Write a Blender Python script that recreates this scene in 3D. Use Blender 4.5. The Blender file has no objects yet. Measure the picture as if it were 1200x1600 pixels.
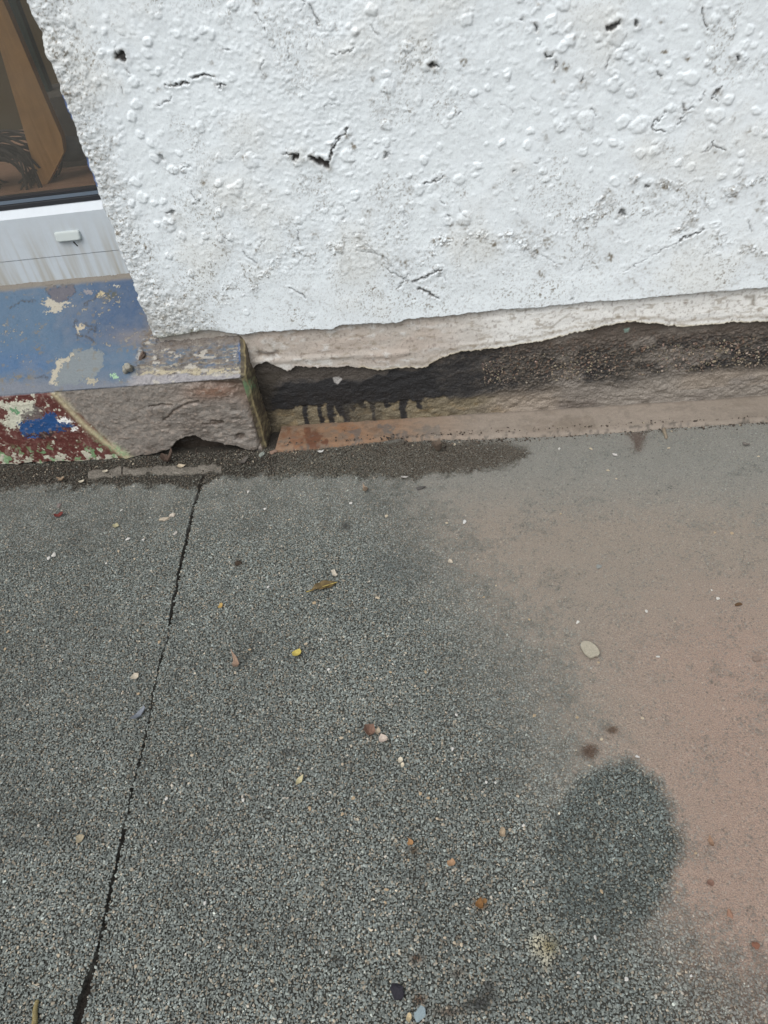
import bpy, math, random
import numpy as np
from mathutils import Matrix, Vector

# ------------------------------------------------------------------ camera
F = 1155.0
NX, NY = 235.0, 1330.0                      # where plumb lines meet, from the picture centre
LX = -7500.0
LY = (-F * F - NX * LX) / NY                # where lines along the wall meet
dn = np.array([NX, NY, F]); dn /= np.linalg.norm(dn)
lf = np.array([LX, LY, F]); lf /= np.linalg.norm(lf)
XW, ZW = -lf, -dn
YW = np.cross(ZW, XW)
R = np.array([XW, YW, ZW])                  # world = R @ (right, down, forward)
CAM = np.array([0.0, -1.35, 1.0])
sc = bpy.context.scene
col = sc.collection
cd = bpy.data.cameras.new('camera')
cam = bpy.data.objects.new('camera', cd); col.objects.link(cam)
rx, up, fw = R @ [1, 0, 0], R @ [0, -1, 0], R @ [0, 0, 1]
M = Matrix(((rx[0], up[0], -fw[0], CAM[0]), (rx[1], up[1], -fw[1], CAM[1]), (rx[2], up[2], -fw[2], CAM[2]), (0, 0, 0, 1)))
cam.matrix_world = M
cd.sensor_fit = 'HORIZONTAL'; cd.sensor_width = 36.0; cd.lens = F / 1200 * 36
cd.clip_start = 0.01; cd.clip_end = 200
sc.camera = cam

# ------------------------------------------------------------------ sky, sun, exposure
W = bpy.data.worlds.new('World'); sc.world = W; W.use_nodes = True
nt = W.node_tree
sky = nt.nodes.new('ShaderNodeTexSky'); sky.sky_type = 'NISHITA'; sky.sun_disc = False
EL, AZ = math.radians(58), math.radians(205)        # sun high, in front of the wall and to its left
sky.sun_elevation = EL; sky.sun_rotation = AZ
sky.air_density = 1.0; sky.dust_density = 5.0; sky.ozone_density = 1.0
hs = nt.nodes.new('ShaderNodeHueSaturation'); hs.inputs['Saturation'].default_value = 0.30
bg = nt.nodes['Background']; bg.inputs['Strength'].default_value = 0.15
nt.links.new(sky.outputs[0], hs.inputs['Color']); nt.links.new(hs.outputs[0], bg.inputs['Color'])
sl = bpy.data.lights.new('sun', 'SUN'); sl.energy = 0.8; sl.angle = math.radians(55); sl.color = (1, 0.985, 0.96)
so = bpy.data.objects.new('sun', sl); col.objects.link(so)
sd = Vector((math.sin(AZ) * math.cos(EL), math.cos(AZ) * math.cos(EL), math.sin(EL)))
so.rotation_euler = sd.to_track_quat('Z', 'Y').to_euler(); so.location = (-1, -3, 4)
vs = sc.view_settings; vs.view_transform = 'Standard'; vs.look = 'None'; vs.exposure = 0.12; vs.gamma = 1.0; vs.use_curve_mapping = False
EW, EG = 0.83, 1.35                          # rough light on upright and on level faces, for reading albedos

rng = np.random.default_rng(7); random.seed(7)

# ------------------------------------------------------------------ measuring helpers
def ray(px, py): return R @ np.array([px - 600, py - 800, F])
def on_z(px, py, z=0.0):
    d = ray(px, py); return CAM + (z - CAM[2]) / d[2] * d
def on_y(px, py, y=0.0):
    d = ray(px, py); return CAM + (y - CAM[1]) / d[1] * d
def on_slope(px, py, z0, y0):
    d = ray(px, py); return CAM + (z0 - CAM[2] + CAM[1] - y0) / (d[2] - d[1]) * d
def pix(x, y, z):
    P = np.stack([x - CAM[0], y - CAM[1], z - CAM[2]], -1) @ R
    w = np.maximum(P[..., 2], 1e-3)
    return 600 + F * P[..., 0] / w, 800 + F * P[..., 1] / w
def lin(c):
    c = np.asarray(c, float) / 255.0
    return np.where(c < 0.04045, c / 12.92, ((c + 0.055) / 1.055) ** 2.4)
def alb(c, e): return lin(c) / e
TAB = np.random.default_rng(3).random((256, 256))
def vn(x, y, s=0):
    x = x + s * 17.3; y = y + s * 9.1
    xi = np.floor(x).astype(int); yi = np.floor(y).astype(int)
    fx = x - xi; fy = y - yi
    fx = fx * fx * (3 - 2 * fx); fy = fy * fy * (3 - 2 * fy)
    a = TAB[xi & 255, yi & 255]; b = TAB[(xi + 1) & 255, yi & 255]
    c = TAB[xi & 255, (yi + 1) & 255]; d = TAB[(xi + 1) & 255, (yi + 1) & 255]
    return (a * (1 - fx) + b * fx) * (1 - fy) + (c * (1 - fx) + d * fx) * fy
def fbm(x, y, f, o=4, s=0):
    t = 0; a = 1.0; n = 0
    for k in range(o):
        t = t + a * (vn(x * f, y * f, s + k * 5) - 0.5); n += a; a *= 0.55; f *= 2.03
    return t / n * 2
def sst(a, b, x):
    t = np.clip((x - a) / (b - a), 0, 1); return t * t * (3 - 2 * t)
def mix(a, b, t):
    t = np.asarray(t)[..., None] if np.ndim(t) else t
    return a * (1 - t) + b * t
def dline(X, Y, pts):
    best = np.full(np.shape(X), 1e9)
    for (x0, y0), (x1, y1) in zip(pts[:-1], pts[1:]):
        dx, dy = x1 - x0, y1 - y0
        t = np.clip(((X - x0) * dx + (Y - y0) * dy) / (dx * dx + dy * dy + 1e-9), 0, 1)
        best = np.minimum(best, np.hypot(X - x0 - t * dx, Y - y0 - t * dy))
    return best
def sdpoly(X, Y, pts):                       # negative inside
    d = dline(X, Y, pts + [pts[0]])
    ins = np.zeros(np.shape(X), bool)
    for (x0, y0), (x1, y1) in zip(pts, pts[1:] + [pts[0]]):
        c = ((y0 > Y) != (y1 > Y)) & (X < (x1 - x0) * (Y - y0) / (y1 - y0 + 1e-12) + x0)
        ins ^= c
    return np.where(ins, -d, d)
def patch(C, X, Y, pts, colr, soft=2.0, warp=0.0, wf=0.08, s=0, amt=1.0):
    d = sdpoly(X, Y, pts)
    if warp: d = d + fbm(X, Y, wf, 4, s) * warp
    m = 1 - sst(-soft / 2, soft / 2, d)
    return mix(C, np.asarray(colr), m * amt), m
def interp(xs, pts):
    p = sorted(pts); return np.interp(xs, [a for a, b in p], [b for a, b in p])

# ------------------------------------------------------------------ object helpers
def tag(o, label=None, cat=None, group=None, kind=None):
    if label: o['label'] = label
    if cat: o['category'] = cat
    if group: o['group'] = group
    if kind: o['kind'] = kind
    return o
def empty(name, loc):
    o = bpy.data.objects.new(name, None); o.location = loc; o.empty_display_size = 0.02; col.objects.link(o); return o
def link(name, me, mat, parent=None):
    o = bpy.data.objects.new(name, me); col.objects.link(o)
    if mat: me.materials.append(mat)
    if parent is not None:
        o.parent = parent; o.matrix_parent_inverse = Matrix.Translation(-parent.location)
    return o
def grid(name, P, C, mat, parent=None, smooth=True, flip=False):
    n, m = P.shape[:2]
    me = bpy.data.meshes.new(name)
    i = np.arange(n * m).reshape(n, m)
    q = np.stack([i[:-1, :-1], i[:-1, 1:], i[1:, 1:], i[1:, :-1]], -1).reshape(-1, 4)
    if flip: q = q[:, ::-1]
    me.vertices.add(n * m); me.vertices.foreach_set('co', P.astype(np.float32).ravel())
    me.loops.add(q.size); me.loops.foreach_set('vertex_index', q.astype(np.int32).ravel())
    me.polygons.add(len(q)); me.polygons.foreach_set('loop_start', np.arange(0, q.size, 4, dtype=np.int32))
    me.update(calc_edges=True)
    me.polygons.foreach_set('use_smooth', np.full(len(q), smooth))
    if C is not None:
        a = me.color_attributes.new('tint', 'FLOAT_COLOR', 'POINT')
        c4 = np.ones((n * m, 4), np.float32); c4[:, :3] = np.clip(C.reshape(-1, 3), 0.003, 0.9)
        a.data.foreach_set('color', c4.ravel())
    me.validate()
    return link(name, me, mat, parent)
def mesh(name, vs_, fs, mat, parent=None, smooth=False):
    me = bpy.data.meshes.new(name); me.from_pydata([tuple(map(float, v)) for v in vs_], [], fs); me.update()
    if smooth: me.polygons.foreach_set('use_smooth', [True] * len(me.polygons))
    return link(name, me, mat, parent)

# ------------------------------------------------------------------ materials
def mat(name, color=None, rough=0.85, spec=0.3, attr=None, inst=False, grain=None, bump=None, bump2=None, metal=0.0, vary=0.0, vscale=40):
    m = bpy.data.materials.new(name); m.use_nodes = True
    t = m.node_tree; b = t.nodes['Principled BSDF']
    b.inputs['Roughness'].default_value = rough; b.inputs['Specular IOR Level'].default_value = spec
    b.inputs['Metallic'].default_value = metal
    geo = t.nodes.new('ShaderNodeNewGeometry')
    tc = t.nodes.new('ShaderNodeTexCoord')
    src = geo.outputs['Position'] if attr or inst else tc.outputs['Object']
    if attr or inst:
        a = t.nodes.new('ShaderNodeAttribute'); a.attribute_name = attr or 'tint'
        a.attribute_type = 'INSTANCER' if inst else 'GEOMETRY'
        out = a.outputs['Color']
    else:
        r = t.nodes.new('ShaderNodeRGB'); r.outputs[0].default_value = (*map(float, color), 1); out = r.outputs[0]
    def mul(out, sc_, lo, hi, det=5):
        n = t.nodes.new('ShaderNodeTexNoise'); n.inputs['Scale'].default_value = sc_; n.inputs['Detail'].default_value = det
        n.inputs['Roughness'].default_value = 0.65
        t.links.new(src, n.inputs['Vector'])
        mr = t.nodes.new('ShaderNodeMapRange'); mr.inputs['From Min'].default_value = 0.3; mr.inputs['From Max'].default_value = 0.7
        mr.inputs['To Min'].default_value = lo; mr.inputs['To Max'].default_value = hi
        t.links.new(n.outputs['Fac'], mr.inputs['Value'])
        v = t.nodes.new('ShaderNodeVectorMath'); v.operation = 'SCALE'
        t.links.new(out, v.inputs[0]); t.links.new(mr.outputs[0], v.inputs['Scale'])
        return v.outputs[0]
    if grain: out = mul(out, grain[0], 1 - grain[1], 1 + grain[1])
    if vary: out = mul(out, vscale, 1 - vary, 1 + vary, 3)
    t.links.new(out, b.inputs['Base Color'])
    prev = None
    for bp in (bump, bump2):
        if not bp: continue
        n = t.nodes.new('ShaderNodeTexNoise'); n.inputs['Scale'].default_value = bp[0]; n.inputs['Detail'].default_value = 6
        t.links.new(src, n.inputs['Vector'])
        k = t.nodes.new('ShaderNodeBump'); k.inputs['Strength'].default_value = bp[1]; k.inputs['Distance'].default_value = bp[2]
        t.links.new(n.outputs['Fac'], k.inputs['Height'])
        if prev: t.links.new(prev, k.inputs['Normal'])
        prev = k.outputs['Normal']
    if prev: t.links.new(prev, b.inputs['Normal'])
    return m
M_RENDER = mat('painted_render', attr='tint', rough=0.42, spec=0.45, grain=(500, 0.05), bump=(340, 0.28, 0.001), bump2=(1200, 0.3, 0.0004))
M_BAND = mat('old_render', attr='tint', rough=0.8, grain=(450, 0.14), bump=(200, 0.3, 0.0014), bump2=(800, 0.45, 0.001))
M_TAR = mat('tarred_wall', attr='tint', rough=0.65, spec=0.35, grain=(420, 0.28), bump=(240, 0.8, 0.003), bump2=(900, 0.6, 0.0012))
M_SILL = mat('flaking_sill', attr='tint', rough=0.5, spec=0.4, grain=(380, 0.12), bump=(160, 0.45, 0.0016), bump2=(800, 0.4, 0.0008))
M_GROUND = mat('binder_and_silt', attr='tint', rough=0.95, spec=0.15, grain=(620, 0.38), bump=(500, 1.0, 0.002), bump2=(1400, 0.7, 0.0008))
M_CHIP = mat('asphalt_chip', inst=True, rough=0.7, spec=0.35, grain=(700, 0.18))

# ------------------------------------------------------------------ levels, in metres
YM, YB, YD = 0.100, 0.110, 0.119            # faces: white render, old render band, tarred wall
YF, ZS = 0.042, 0.200                       # front of the sill block and its top edge
XE = -0.543                                 # end of the sill block
XC = on_y(45, 0, YM)[0]                     # corner of the white wall at the window
YWN = YF + 0.185                            # window frame face
ZWB = ZS + 0.185                            # foot of the window frame

def axis(segs):
    out = []
    for a, b, st in segs: out.append(np.arange(a, b, st))
    return np.concatenate(out + [np.array([segs[-1][1]])])

# ------------------------------------------------------------------ white rendered wall
ux = axis([(-0.215, 0.0, 0.006), (0.0, 1.33, 0.0016), (1.33, 2.4, 0.008)])       # along the wall; below 0 wraps into the window reveal
RC = 0.010
vz = axis([(-0.016, 0.0, 0.0016), (0.0, 0.69, 0.0016), (0.69, 1.5, 0.008)])
U, V = np.meshgrid(ux, vz)
fx = np.where(U >= 0, XC + U, XC)
ztop_edge = lambda x, pts, y: interp(x, [(on_y(a, b, y)[0], on_y(a, b, y)[2]) for a, b in pts])
LIP = [(225, 522), (243, 527), (262, 526), (285, 522), (300, 518), (330, 517), (352, 520), (378, 523), (400, 520), (450, 516), (520, 514), (530, 508), (620, 505), (640, 499), (700, 494), (780, 484), (850, 480), (900, 474), (1000, 467), (1080, 458), (1200, 449), (1300, 442)]
zb = ztop_edge(fx, LIP, YM)
zb = zb + fbm(fx, fx * 0, 60, 4, 2) * 0.003 + fbm(fx, fx * 0, 300, 3, 6) * 0.0016
zfull = zb + np.maximum(V, 0) * 1.0
px, py = pix(fx, np.full_like(fx, YM), zfull)
H = np.zeros_like(U)
n1 = fbm(fx, zfull, 9, 3, 1); n2 = fbm(fx, zfull, 40, 4, 2); n3 = fbm(fx, zfull, 150, 4, 3)
smooth_low = sst(420, 470, py + 0.065 * (px - 600) + 30 * n1)      # the trowelled foot of the wall is smoother
H += n1 * 0.003 + n2 * 0.0006 * (1 - 0.5 * smooth_low) + n3 * 0.0004 * (1 - 0.3 * smooth_low)
ui0 = np.searchsorted(ux, 0.0); vi0 = np.searchsorted(vz, 0.0)
ST = 0.0016
WA = fbm(fx, zfull, 120, 3, 201) * 1.5; WB = fbm(fx, zfull, 120, 3, 202) * 1.5
def spot(A, X, Z, r, h, ex=1.0, mode='max', pw=1.0, ang=0.0):
    """raise (or dig) a rounded spot in the dense part of the wall grid"""
    u = X - XC; zz = Z
    j = int(u / ST) + ui0
    zbj = zb[0, min(max(j, 0), zb.shape[1] - 1)]
    i = int((zz - zbj) / ST) + vi0
    k = int(r * max(ex, 1) / ST) + 3
    j0, j1, i0, i1 = max(j - k, 0), min(j + k, A.shape[1]), max(i - k, vi0), min(i + k, A.shape[0])
    if j0 >= j1 or i0 >= i1: return
    wa = min(r, .006) * .42
    a = fx[i0:i1, j0:j1] - X + WA[i0:i1, j0:j1] * wa; b = zfull[i0:i1, j0:j1] - Z + WB[i0:i1, j0:j1] * wa
    ca, sa = math.cos(ang), math.sin(ang)
    q = ((a * ca + b * sa) / ex) ** 2 + (b * ca - a * sa) ** 2
    t = np.clip(1 - q / (r * r), 0, 1)
    if mode == 'max': A[i0:i1, j0:j1] += h * t ** pw * (3 - 2 * t) * 0.72
    elif mode == 'min': A[i0:i1, j0:j1] -= h * sst(0, 0.6, t)
    else: A[i0:i1, j0:j1] = np.maximum(A[i0:i1, j0:j1], h * sst(0, 0.7, t))
PXM = 1.47 / F                               # metres to a photograph pixel on the wall, about
def wp(x, y): p = on_y(x, y, YM); return p[0], p[2]
big = [(364, 8, 9), (108, 33, 10), (231, 66, 8), (208, 128, 10), (247, 112, 7), (213, 163, 10), (206, 183, 9), (219, 211, 8), (163, 50, 5), (147, 46, 5), (235, 225, 6), (241, 247, 8), (212, 284, 10), (222, 309, 11), (206, 318, 8), (270, 265, 9), (286, 266, 7), (241, 318, 7), (256, 315, 7), (264, 352, 14), (285, 368, 8), (246, 350, 7), (263, 400, 8), (341, 286, 8), (367, 296, 11), (391, 252, 12), (342, 333, 8), (361, 371, 8), (321, 368, 7), (299, 426, 7),
       (542, 245, 11), (606, 135, 12), (637, 73, 9), (730, 31, 9), (742, 145, 7), (762, 138, 6), (603, 222, 7), (603, 197, 8), (662, 250, 8), (718, 280, 11), (579, 16, 9), (545, 40, 5), (427, 71, 5), (793, 121, 6), (688, 74, 5), (704, 180, 5), (784, 223, 6), (746, 260, 7), (726, 342, 13), (700, 346, 8), (655, 297, 10), (555, 305, 9), (531, 388, 9), (467, 345, 8), (450, 300, 5), (640, 275, 5), (760, 225, 4),
       (880, 6, 10), (861, 33, 9), (867, 46, 6), (890, 62, 9), (964, 57, 14), (967, 84, 8), (977, 73, 7), (978, 90, 6), (985, 95, 5), (878, 73, 9), (959, 132, 13), (1080, 122, 11), (1105, 98, 6), (1144, 24, 5), (1146, 50, 6), (1165, 91, 5), (1138, 156, 9), (1123, 180, 11), (1181, 173, 7), (1044, 100, 5), (1070, 43, 4), (915, 190, 14), (973, 192, 11), (1000, 195, 14), (957, 223, 8), (829, 205, 7), (877, 200, 7), (1114, 200, 6), (1160, 240, 6), (1195, 210, 6), (1021, 236, 9), (1143, 300, 10), (842, 12, 5), (842, 66, 5), (927, 115, 4), (936, 60, 5), (1060, 255, 6), (854, 280, 5), (873, 277, 5), (884, 250, 5), (923, 265, 4), (1128, 277, 6)]
for x, y, r in big:
    X, Z = wp(x, y)
    spot(H, X, Z, r * PXM * 0.82, min(r * PXM * 0.30, 0.0028), random.uniform(1.0, 1.35), ang=random.uniform(-1, 1), pw=1.1)
# density of small painted-over pebbles
for k in range(1500):
    x, y = random.uniform(30, 1240), random.uniform(-60, 500)
    v = y + 0.065 * (x - 600)
    dens = 0.75 if v < 330 else 0.75 * max(0.06, 1 - (v - 330) / 110)
    if x < 330: dens = max(dens, 0.45)
    clump = float(vn(np.array(x / 55.0), np.array(y / 55.0), 4))
    fine = 380 < x < 680 and y < 330
    if random.random() > dens * (0.35 + clump): continue
    X, Z = wp(x, y)
    if X < XC + 0.004: continue
    r = random.choice([2.2, 2.4, 2.6, 3, 3.4, 4, 5.2]) * (0.85 if fine else 1.0) * PXM * 1.15
    spot(H, X, Z, r, r * random.uniform(0.13, 0.30), random.uniform(1, 1.5), ang=random.uniform(-1.5, 1.5))
for k in range(5200):                        # stippled paint between them, strongest in the middle
    x, y = random.gauss(500, 130), random.uniform(-40, 430)
    if random.random() < 0.3: x, y = random.uniform(60, 1210), random.uniform(-40, 480)
    X, Z = wp(x, y)
    if X < XC + 0.004: continue
    r = random.uniform(1.7, 3.2) * PXM
    spot(H, X, Z, r, r * random.uniform(0.06, 0.19), random.uniform(1, 1.8), ang=0.1)
# rough crumbly edge beside the window
edge = 1 - sst(0.02, 0.085 , U + 0.02 * n2)
low_left = (1 - sst(0.05, 0.2, U)) * (1 - sst(0.03, 0.16, V))
rough_m = np.clip(edge * 0.8 + low_left, 0, 1)
H += rough_m * (fbm(fx, zfull, 110, 4, 9) * 0.0036 + np.abs(fbm(fx, zfull, 230, 3, 19)) * 0.0026)
# seams of the old patch repair: ridges with grit
seams = [[(300, 470), (380, 455), (425, 420), (470, 402), (520, 385), (565, 372), (600, 400), (640, 418), (668, 395), (700, 372), (760, 368), (800, 372), (835, 392), (880, 414)],
         [(895, 345), (930, 335), (952, 300), (955, 318)], [(985, 285), (1040, 283), (1075, 290), (1082, 320), (1080, 345), (1055, 362)],
         [(1110, 310), (1150, 296), (1190, 280), (1230, 276)], [(1130, 375), (1165, 392), (1195, 398)], [(870, 370), (905, 360), (930, 345), (948, 330)]]
sm = np.full(U.shape, 1e9)
for s in seams: sm = np.minimum(sm, dline(px + 16 * n2 + 6 * n3, py + 16 * np.roll(n2, 40, 1) + 6 * n3, s))
seam = np.exp(-(sm / 7.5) ** 2) * sst(-.35, .25, fbm(fx, zfull, 34, 3, 77))
H += seam * (0.0030 * np.abs(fbm(fx, zfull, 130, 4, 12)) * 2.2 - 0.0004)
# cracks and holes
cracks = [([(262, 133), (272, 134), (283, 131), (294, 131)], 1.5, 1), ([(300, 122), (312, 120), (320, 117), (332, 120)], 1.4, 1), ([(338, 133), (343, 131), (352, 132)], 1, .8), ([(345, 132), (344, 139)], 1.2, .8), ([(246, 166), (254, 163), (266, 158), (268, 153)], 0.9, .6), ([(350, 78), (360, 80)], .8, .6),
          ([(515, 251), (517, 240), (522, 228), (532, 215), (541, 207), (543, 202)], 1.4, 1), ([(440, 240), (452, 242), (460, 241)], .9, .7), ([(484, 9), (490, 22), (498, 32), (497, 40)], .9, .6), ([(472, 0), (478, 5), (470, 18)], .7, .5),
          ([(661, 286), (672, 288), (684, 282), (693, 275)], 1.0, .7), ([(480, 68), (482, 78)], .8, .5), ([(1098, 12), (1099, 30), (1105, 46)], 1.0, .75), ([(520, 86), (545, 83), (553, 76)], .8, .45), ([(688, 313), (695, 320)], .8, .5),
          ([(1040, 175), (1030, 185), (1022, 192), (1020, 202), (1038, 205)], 1.0, .7), ([(1068, 164), (1068, 182), (1058, 196)], .9, .6), ([(1068, 172), (1085, 168)], .9, .55), ([(1128, 135), (1120, 145), (1111, 152), (1121, 158)], 1.0, .7), ([(911, 115), (912, 125), (905, 129)], .9, .6), ([(868, 93), (870, 104), (866, 110)], 1.0, .7),
          ([(1115, 218), (1114, 229), (1102, 235), (1098, 238)], .9, .6), ([(1116, 229), (1128, 232), (1135, 235)], .9, .6), ([(925, 170), (932, 180)], .8, .5), ([(955, 85), (948, 108)], .8, .4), ([(1100, 360), (1075, 370), (1062, 377)], 1.3, .8), ([(1062, 377), (1035, 390), (1010, 405), (975, 425)], .75, .45), ([(830, 392), (855, 404), (880, 416)], .75, .35), ([(560, 372), (590, 396), (640, 440)], .75, .3), ([(1120, 349), (1100, 358)], 1.0, .2),
          ([(645, 442), (665, 434), (690, 421)], 1.5, .8), ([(655, 452), (668, 458), (685, 466)], 1.5, .75), ([(604, 420), (625, 432), (640, 442)], 1.0, .5), ([(453, 450), (462, 455), (478, 465)], 1.0, .6), ([(1170, 345), (1174, 360)], 1.2, .45), ([(465, 360), (468, 376)], .8, .5), ([(190, 135), (192, 147)], .7, .5), ([(197, 108), (203, 115)], .7, .5), ([(895, 442), (898, 462), (893, 472)], .7, .4), ([(560, 392), (585, 395), (606, 405)], .9, .4), ([(380, 395), (393, 405), (402, 412)], .9, .5), ([(1090, 300), (1110, 330)], .7, .3)]
for k in range(34):
    x, y = random.uniform(90, 1190), random.uniform(5, 460); a = random.uniform(0, 6.28); pts = [(x, y)]
    for q in range(random.randint(2, 5)):
        a += random.uniform(-.9, .9); x += math.cos(a) * random.uniform(4, 9); y += math.sin(a) * random.uniform(4, 9); pts.append((x, y))
    cracks.append((pts, random.uniform(.5, .8), random.uniform(.25, .55)))
dark = np.zeros_like(U); cdirt = np.zeros_like(U)
for pts, wdt, dk in cracks:
    d = dline(px + 4 * n3 + 1.5 * WA, py + 4 * n3 + 1.5 * WB, pts)
    dk = dk * (sst(-.9, .1, WA) if wdt < .8 else sst(-1.6, -.4, WA)) * 1.1
    c = np.exp(-(d / (wdt * (1.0 + 0.9 * n3))) ** 2) * dk
    dark = np.maximum(dark, c)
    H -= c * 0.0035
    H += np.exp(-((d - 4) / 3.5) ** 2) * 0.0011 * dk
    dsc = np.exp(-(d / 6) ** 2) * .55 * dk * np.clip(fbm(fx, zfull, 230, 3, 22) * 2.2, 0, 1)
    H -= 0; cdirt = np.maximum(cdirt, dsc)
dirt_and_hollows = cdirt
holes = [([(182, 80), (190, 78), (196, 88), (194, 97), (183, 90)], 1), ([(456, 241), (464, 240), (467, 249), (460, 252)], 1), ([(484, 246), (494, 247), (504, 249), (513, 253), (516, 263), (508, 262), (498, 257), (487, 252)], 1),
         ([(671, 100), (680, 99), (684, 103), (678, 105), (670, 103)], .9), ([(946, 40), (960, 36), (968, 32), (966, 40), (955, 48), (948, 46)], .85), ([(850, 84), (865, 83), (862, 88), (853, 89)], .8), ([(836, 39), (839, 39), (839, 51), (836, 50)], .8), ([(992, 33), (997, 34), (996, 39), (992, 38)], .8), ([(1150, 88), (1155, 89), (1154, 96), (1150, 96)], .9),
         ([(967, 330), (975, 330), (974, 337), (969, 337)], .7), ([(1008, 289), (1014, 290), (1013, 295), (1008, 294)], .7), ([(244, 243), (253, 243), (255, 249), (247, 250)], .5), ([(262, 331), (274, 331), (272, 336), (264, 335)], .6), ([(700, 337), (706, 339), (703, 344)], .5), ([(603, 240), (607, 240), (606, 248), (602, 247)], .55), ([(801, 268), (807, 268), (806, 272)], .5), ([(1028, 115), (1036, 118), (1032, 125)], .5), ([(812, 30), (818, 27), (819, 36)], .4)]
for pts, dk in holes:
    d = sdpoly(px + 4 * n3 + 3 * WA, py + 4 * n3 + 3 * WB, pts)
    c = (1 - sst(-1.5, 1.2, d)) * dk
    dark = np.maximum(dark, c)
    H -= c * 0.007
    dirt_and_hollows = np.maximum(dirt_and_hollows, (1 - sst(0, 10, d)) * (.3 + .5 * np.clip(WA, 0, 1)) * dk)
    H += np.exp(-((d - 5) / 4) ** 2) * .0012 * dk
smut = [(188, 86, 14, .4), (250, 244, 8, .5), (268, 345, 16, .4), (360, 385, 20, .2), (400, 388, 6, .8), (575, 332, 9, .6), (640, 296, 7, .7), (600, 200, 6, .4), (626, 128, 8, .4), (870, 105, 14, .35), (912, 130, 12, .45), (993, 142, 9, .5), (1070, 175, 20, .3), (1120, 145, 12, .45), (1115, 233, 16, .5), (1170, 205, 8, .5), (1033, 120, 7, .45), (1146, 92, 12, .5), (952, 44, 14, .4), (727, 350, 12, .5), (705, 350, 10, .5), (752, 375, 16, .55), (772, 382, 12, .6), (600, 405, 14, .6), (630, 410, 14, .6), (480, 398, 10, .4), (560, 370, 10, .35), (950, 310, 12, .5), (970, 338, 8, .5), (1022, 305, 12, .5), (1147, 303, 10, .5), (1140, 312, 8, .5), (925, 390, 14, .35), (855, 378, 14, .5), (955, 365, 10, .4), (1185, 396, 10, .5), (1165, 385, 10, .4), (1080, 345, 14, .4), (820, 360, 18, .45), (545, 420, 20, .25), (460, 372, 8, .4), (120, 60, 8, .4), (95, 125, 10, .6), (140, 215, 14, .4), (150, 245, 16, .5), (170, 290, 12, .4), (1190, 320, 20, .35), (880, 145, 8, .3)]
for k in range(60):
    smut.append((random.uniform(70, 1200), random.uniform(0, 470), random.uniform(4, 9), random.uniform(.35, .9)))
for x, y, r, a in smut:
    d = np.hypot(px - x, py - y)
    if r: dirt_and_hollows = np.maximum(dirt_and_hollows, np.exp(-(d / r) ** 2) * a * (0.15 + 2.4 * np.clip(fbm(fx, zfull, 210, 3, 21) + 0.12, 0, 1)))
spk = np.clip((fbm(fx, zfull, 190, 3, 31) - 0.34) * 5, 0, 1)          # grime specks in hollows
spk2 = np.clip((fbm(fx, zfull, 320, 2, 41) - 0.42) * 6, 0, 1)
blot = sst(0.05, 0.5, fbm(fx, zfull, 14, 3, 55))
where = np.clip(seam * 1.0 + rough_m * 1.0 + 0.15 + 0.55 * blot + 0.25 * sst(250, 480, py) + 0.15 * (n1 > 0.2), 0, 1)
spk3 = np.clip((fbm(fx, zfull, 420, 2, 43) - 0.36) * 6, 0, 1)
dirt_and_hollows = np.maximum(dirt_and_hollows, np.maximum(np.maximum(spk, spk2 * 0.8), spk3 * .6) * where)
dirt_and_hollows = np.maximum(dirt_and_hollows, rough_m * 0.28 * (0.4 + np.clip(fbm(fx, zfull, 60, 4, 57) + .5, 0, 1)))
dirt_and_hollows = np.maximum(dirt_and_hollows, seam * .5 * sst(-.1, .3, fbm(fx, zfull, 120, 3, 58)))
lowd = 1 - sst(0.0, 0.012, V + 0.006 * n2)
dirt_and_hollows = np.maximum(dirt_and_hollows, low_left * 0.62 * (0.4 + 0.9 * np.clip(fbm(fx, zfull, 90, 4, 51) + 0.4, 0, 1)))
bot_left = (1 - sst(0.10, 0.22, U)) * lowd
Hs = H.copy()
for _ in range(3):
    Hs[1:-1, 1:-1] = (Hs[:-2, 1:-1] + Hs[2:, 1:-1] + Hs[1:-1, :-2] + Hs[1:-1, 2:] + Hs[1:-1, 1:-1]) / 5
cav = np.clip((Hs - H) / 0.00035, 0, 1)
dirt_and_hollows = np.maximum(dirt_and_hollows, cav * (.12 + .45 * blot + .5 * rough_m) * sst(-.3, .4, fbm(fx, zfull, 50, 3, 79)))  # hollows of the relief also go darker, in patches
white = alb((213, 221, 225), EW); warm = alb((205, 206, 200), EW)
C = mix(np.broadcast_to(white, U.shape + (3,)), warm, np.clip(0.0 + n1 * 0.7, 0, 0.4))
grime = alb((104, 95, 78), EW); moss = alb((92, 92, 70), EW); pitc = alb((38, 32, 28), EW)
C = mix(C, grime, np.clip(dirt_and_hollows * 0.95, 0, 0.9))
C = mix(C, moss, np.clip(bot_left * 0.75 * (0.5 + np.abs(n3)), 0, 0.8))
C = mix(C, pitc, np.clip(dark * 1.0, 0, 0.96))
far_ = np.maximum(sst(.67, .70, V), sst(1.31, 1.34, U))
H = H * (1 - far_) + far_ * (n1 * .004 + .0012 * fbm(fx, zfull, 28, 2, 2) + .002 * np.clip(fbm(fx, zfull, 42, 2, 5), 0, 1))
C = mix(C, white, far_ * .9)
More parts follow.
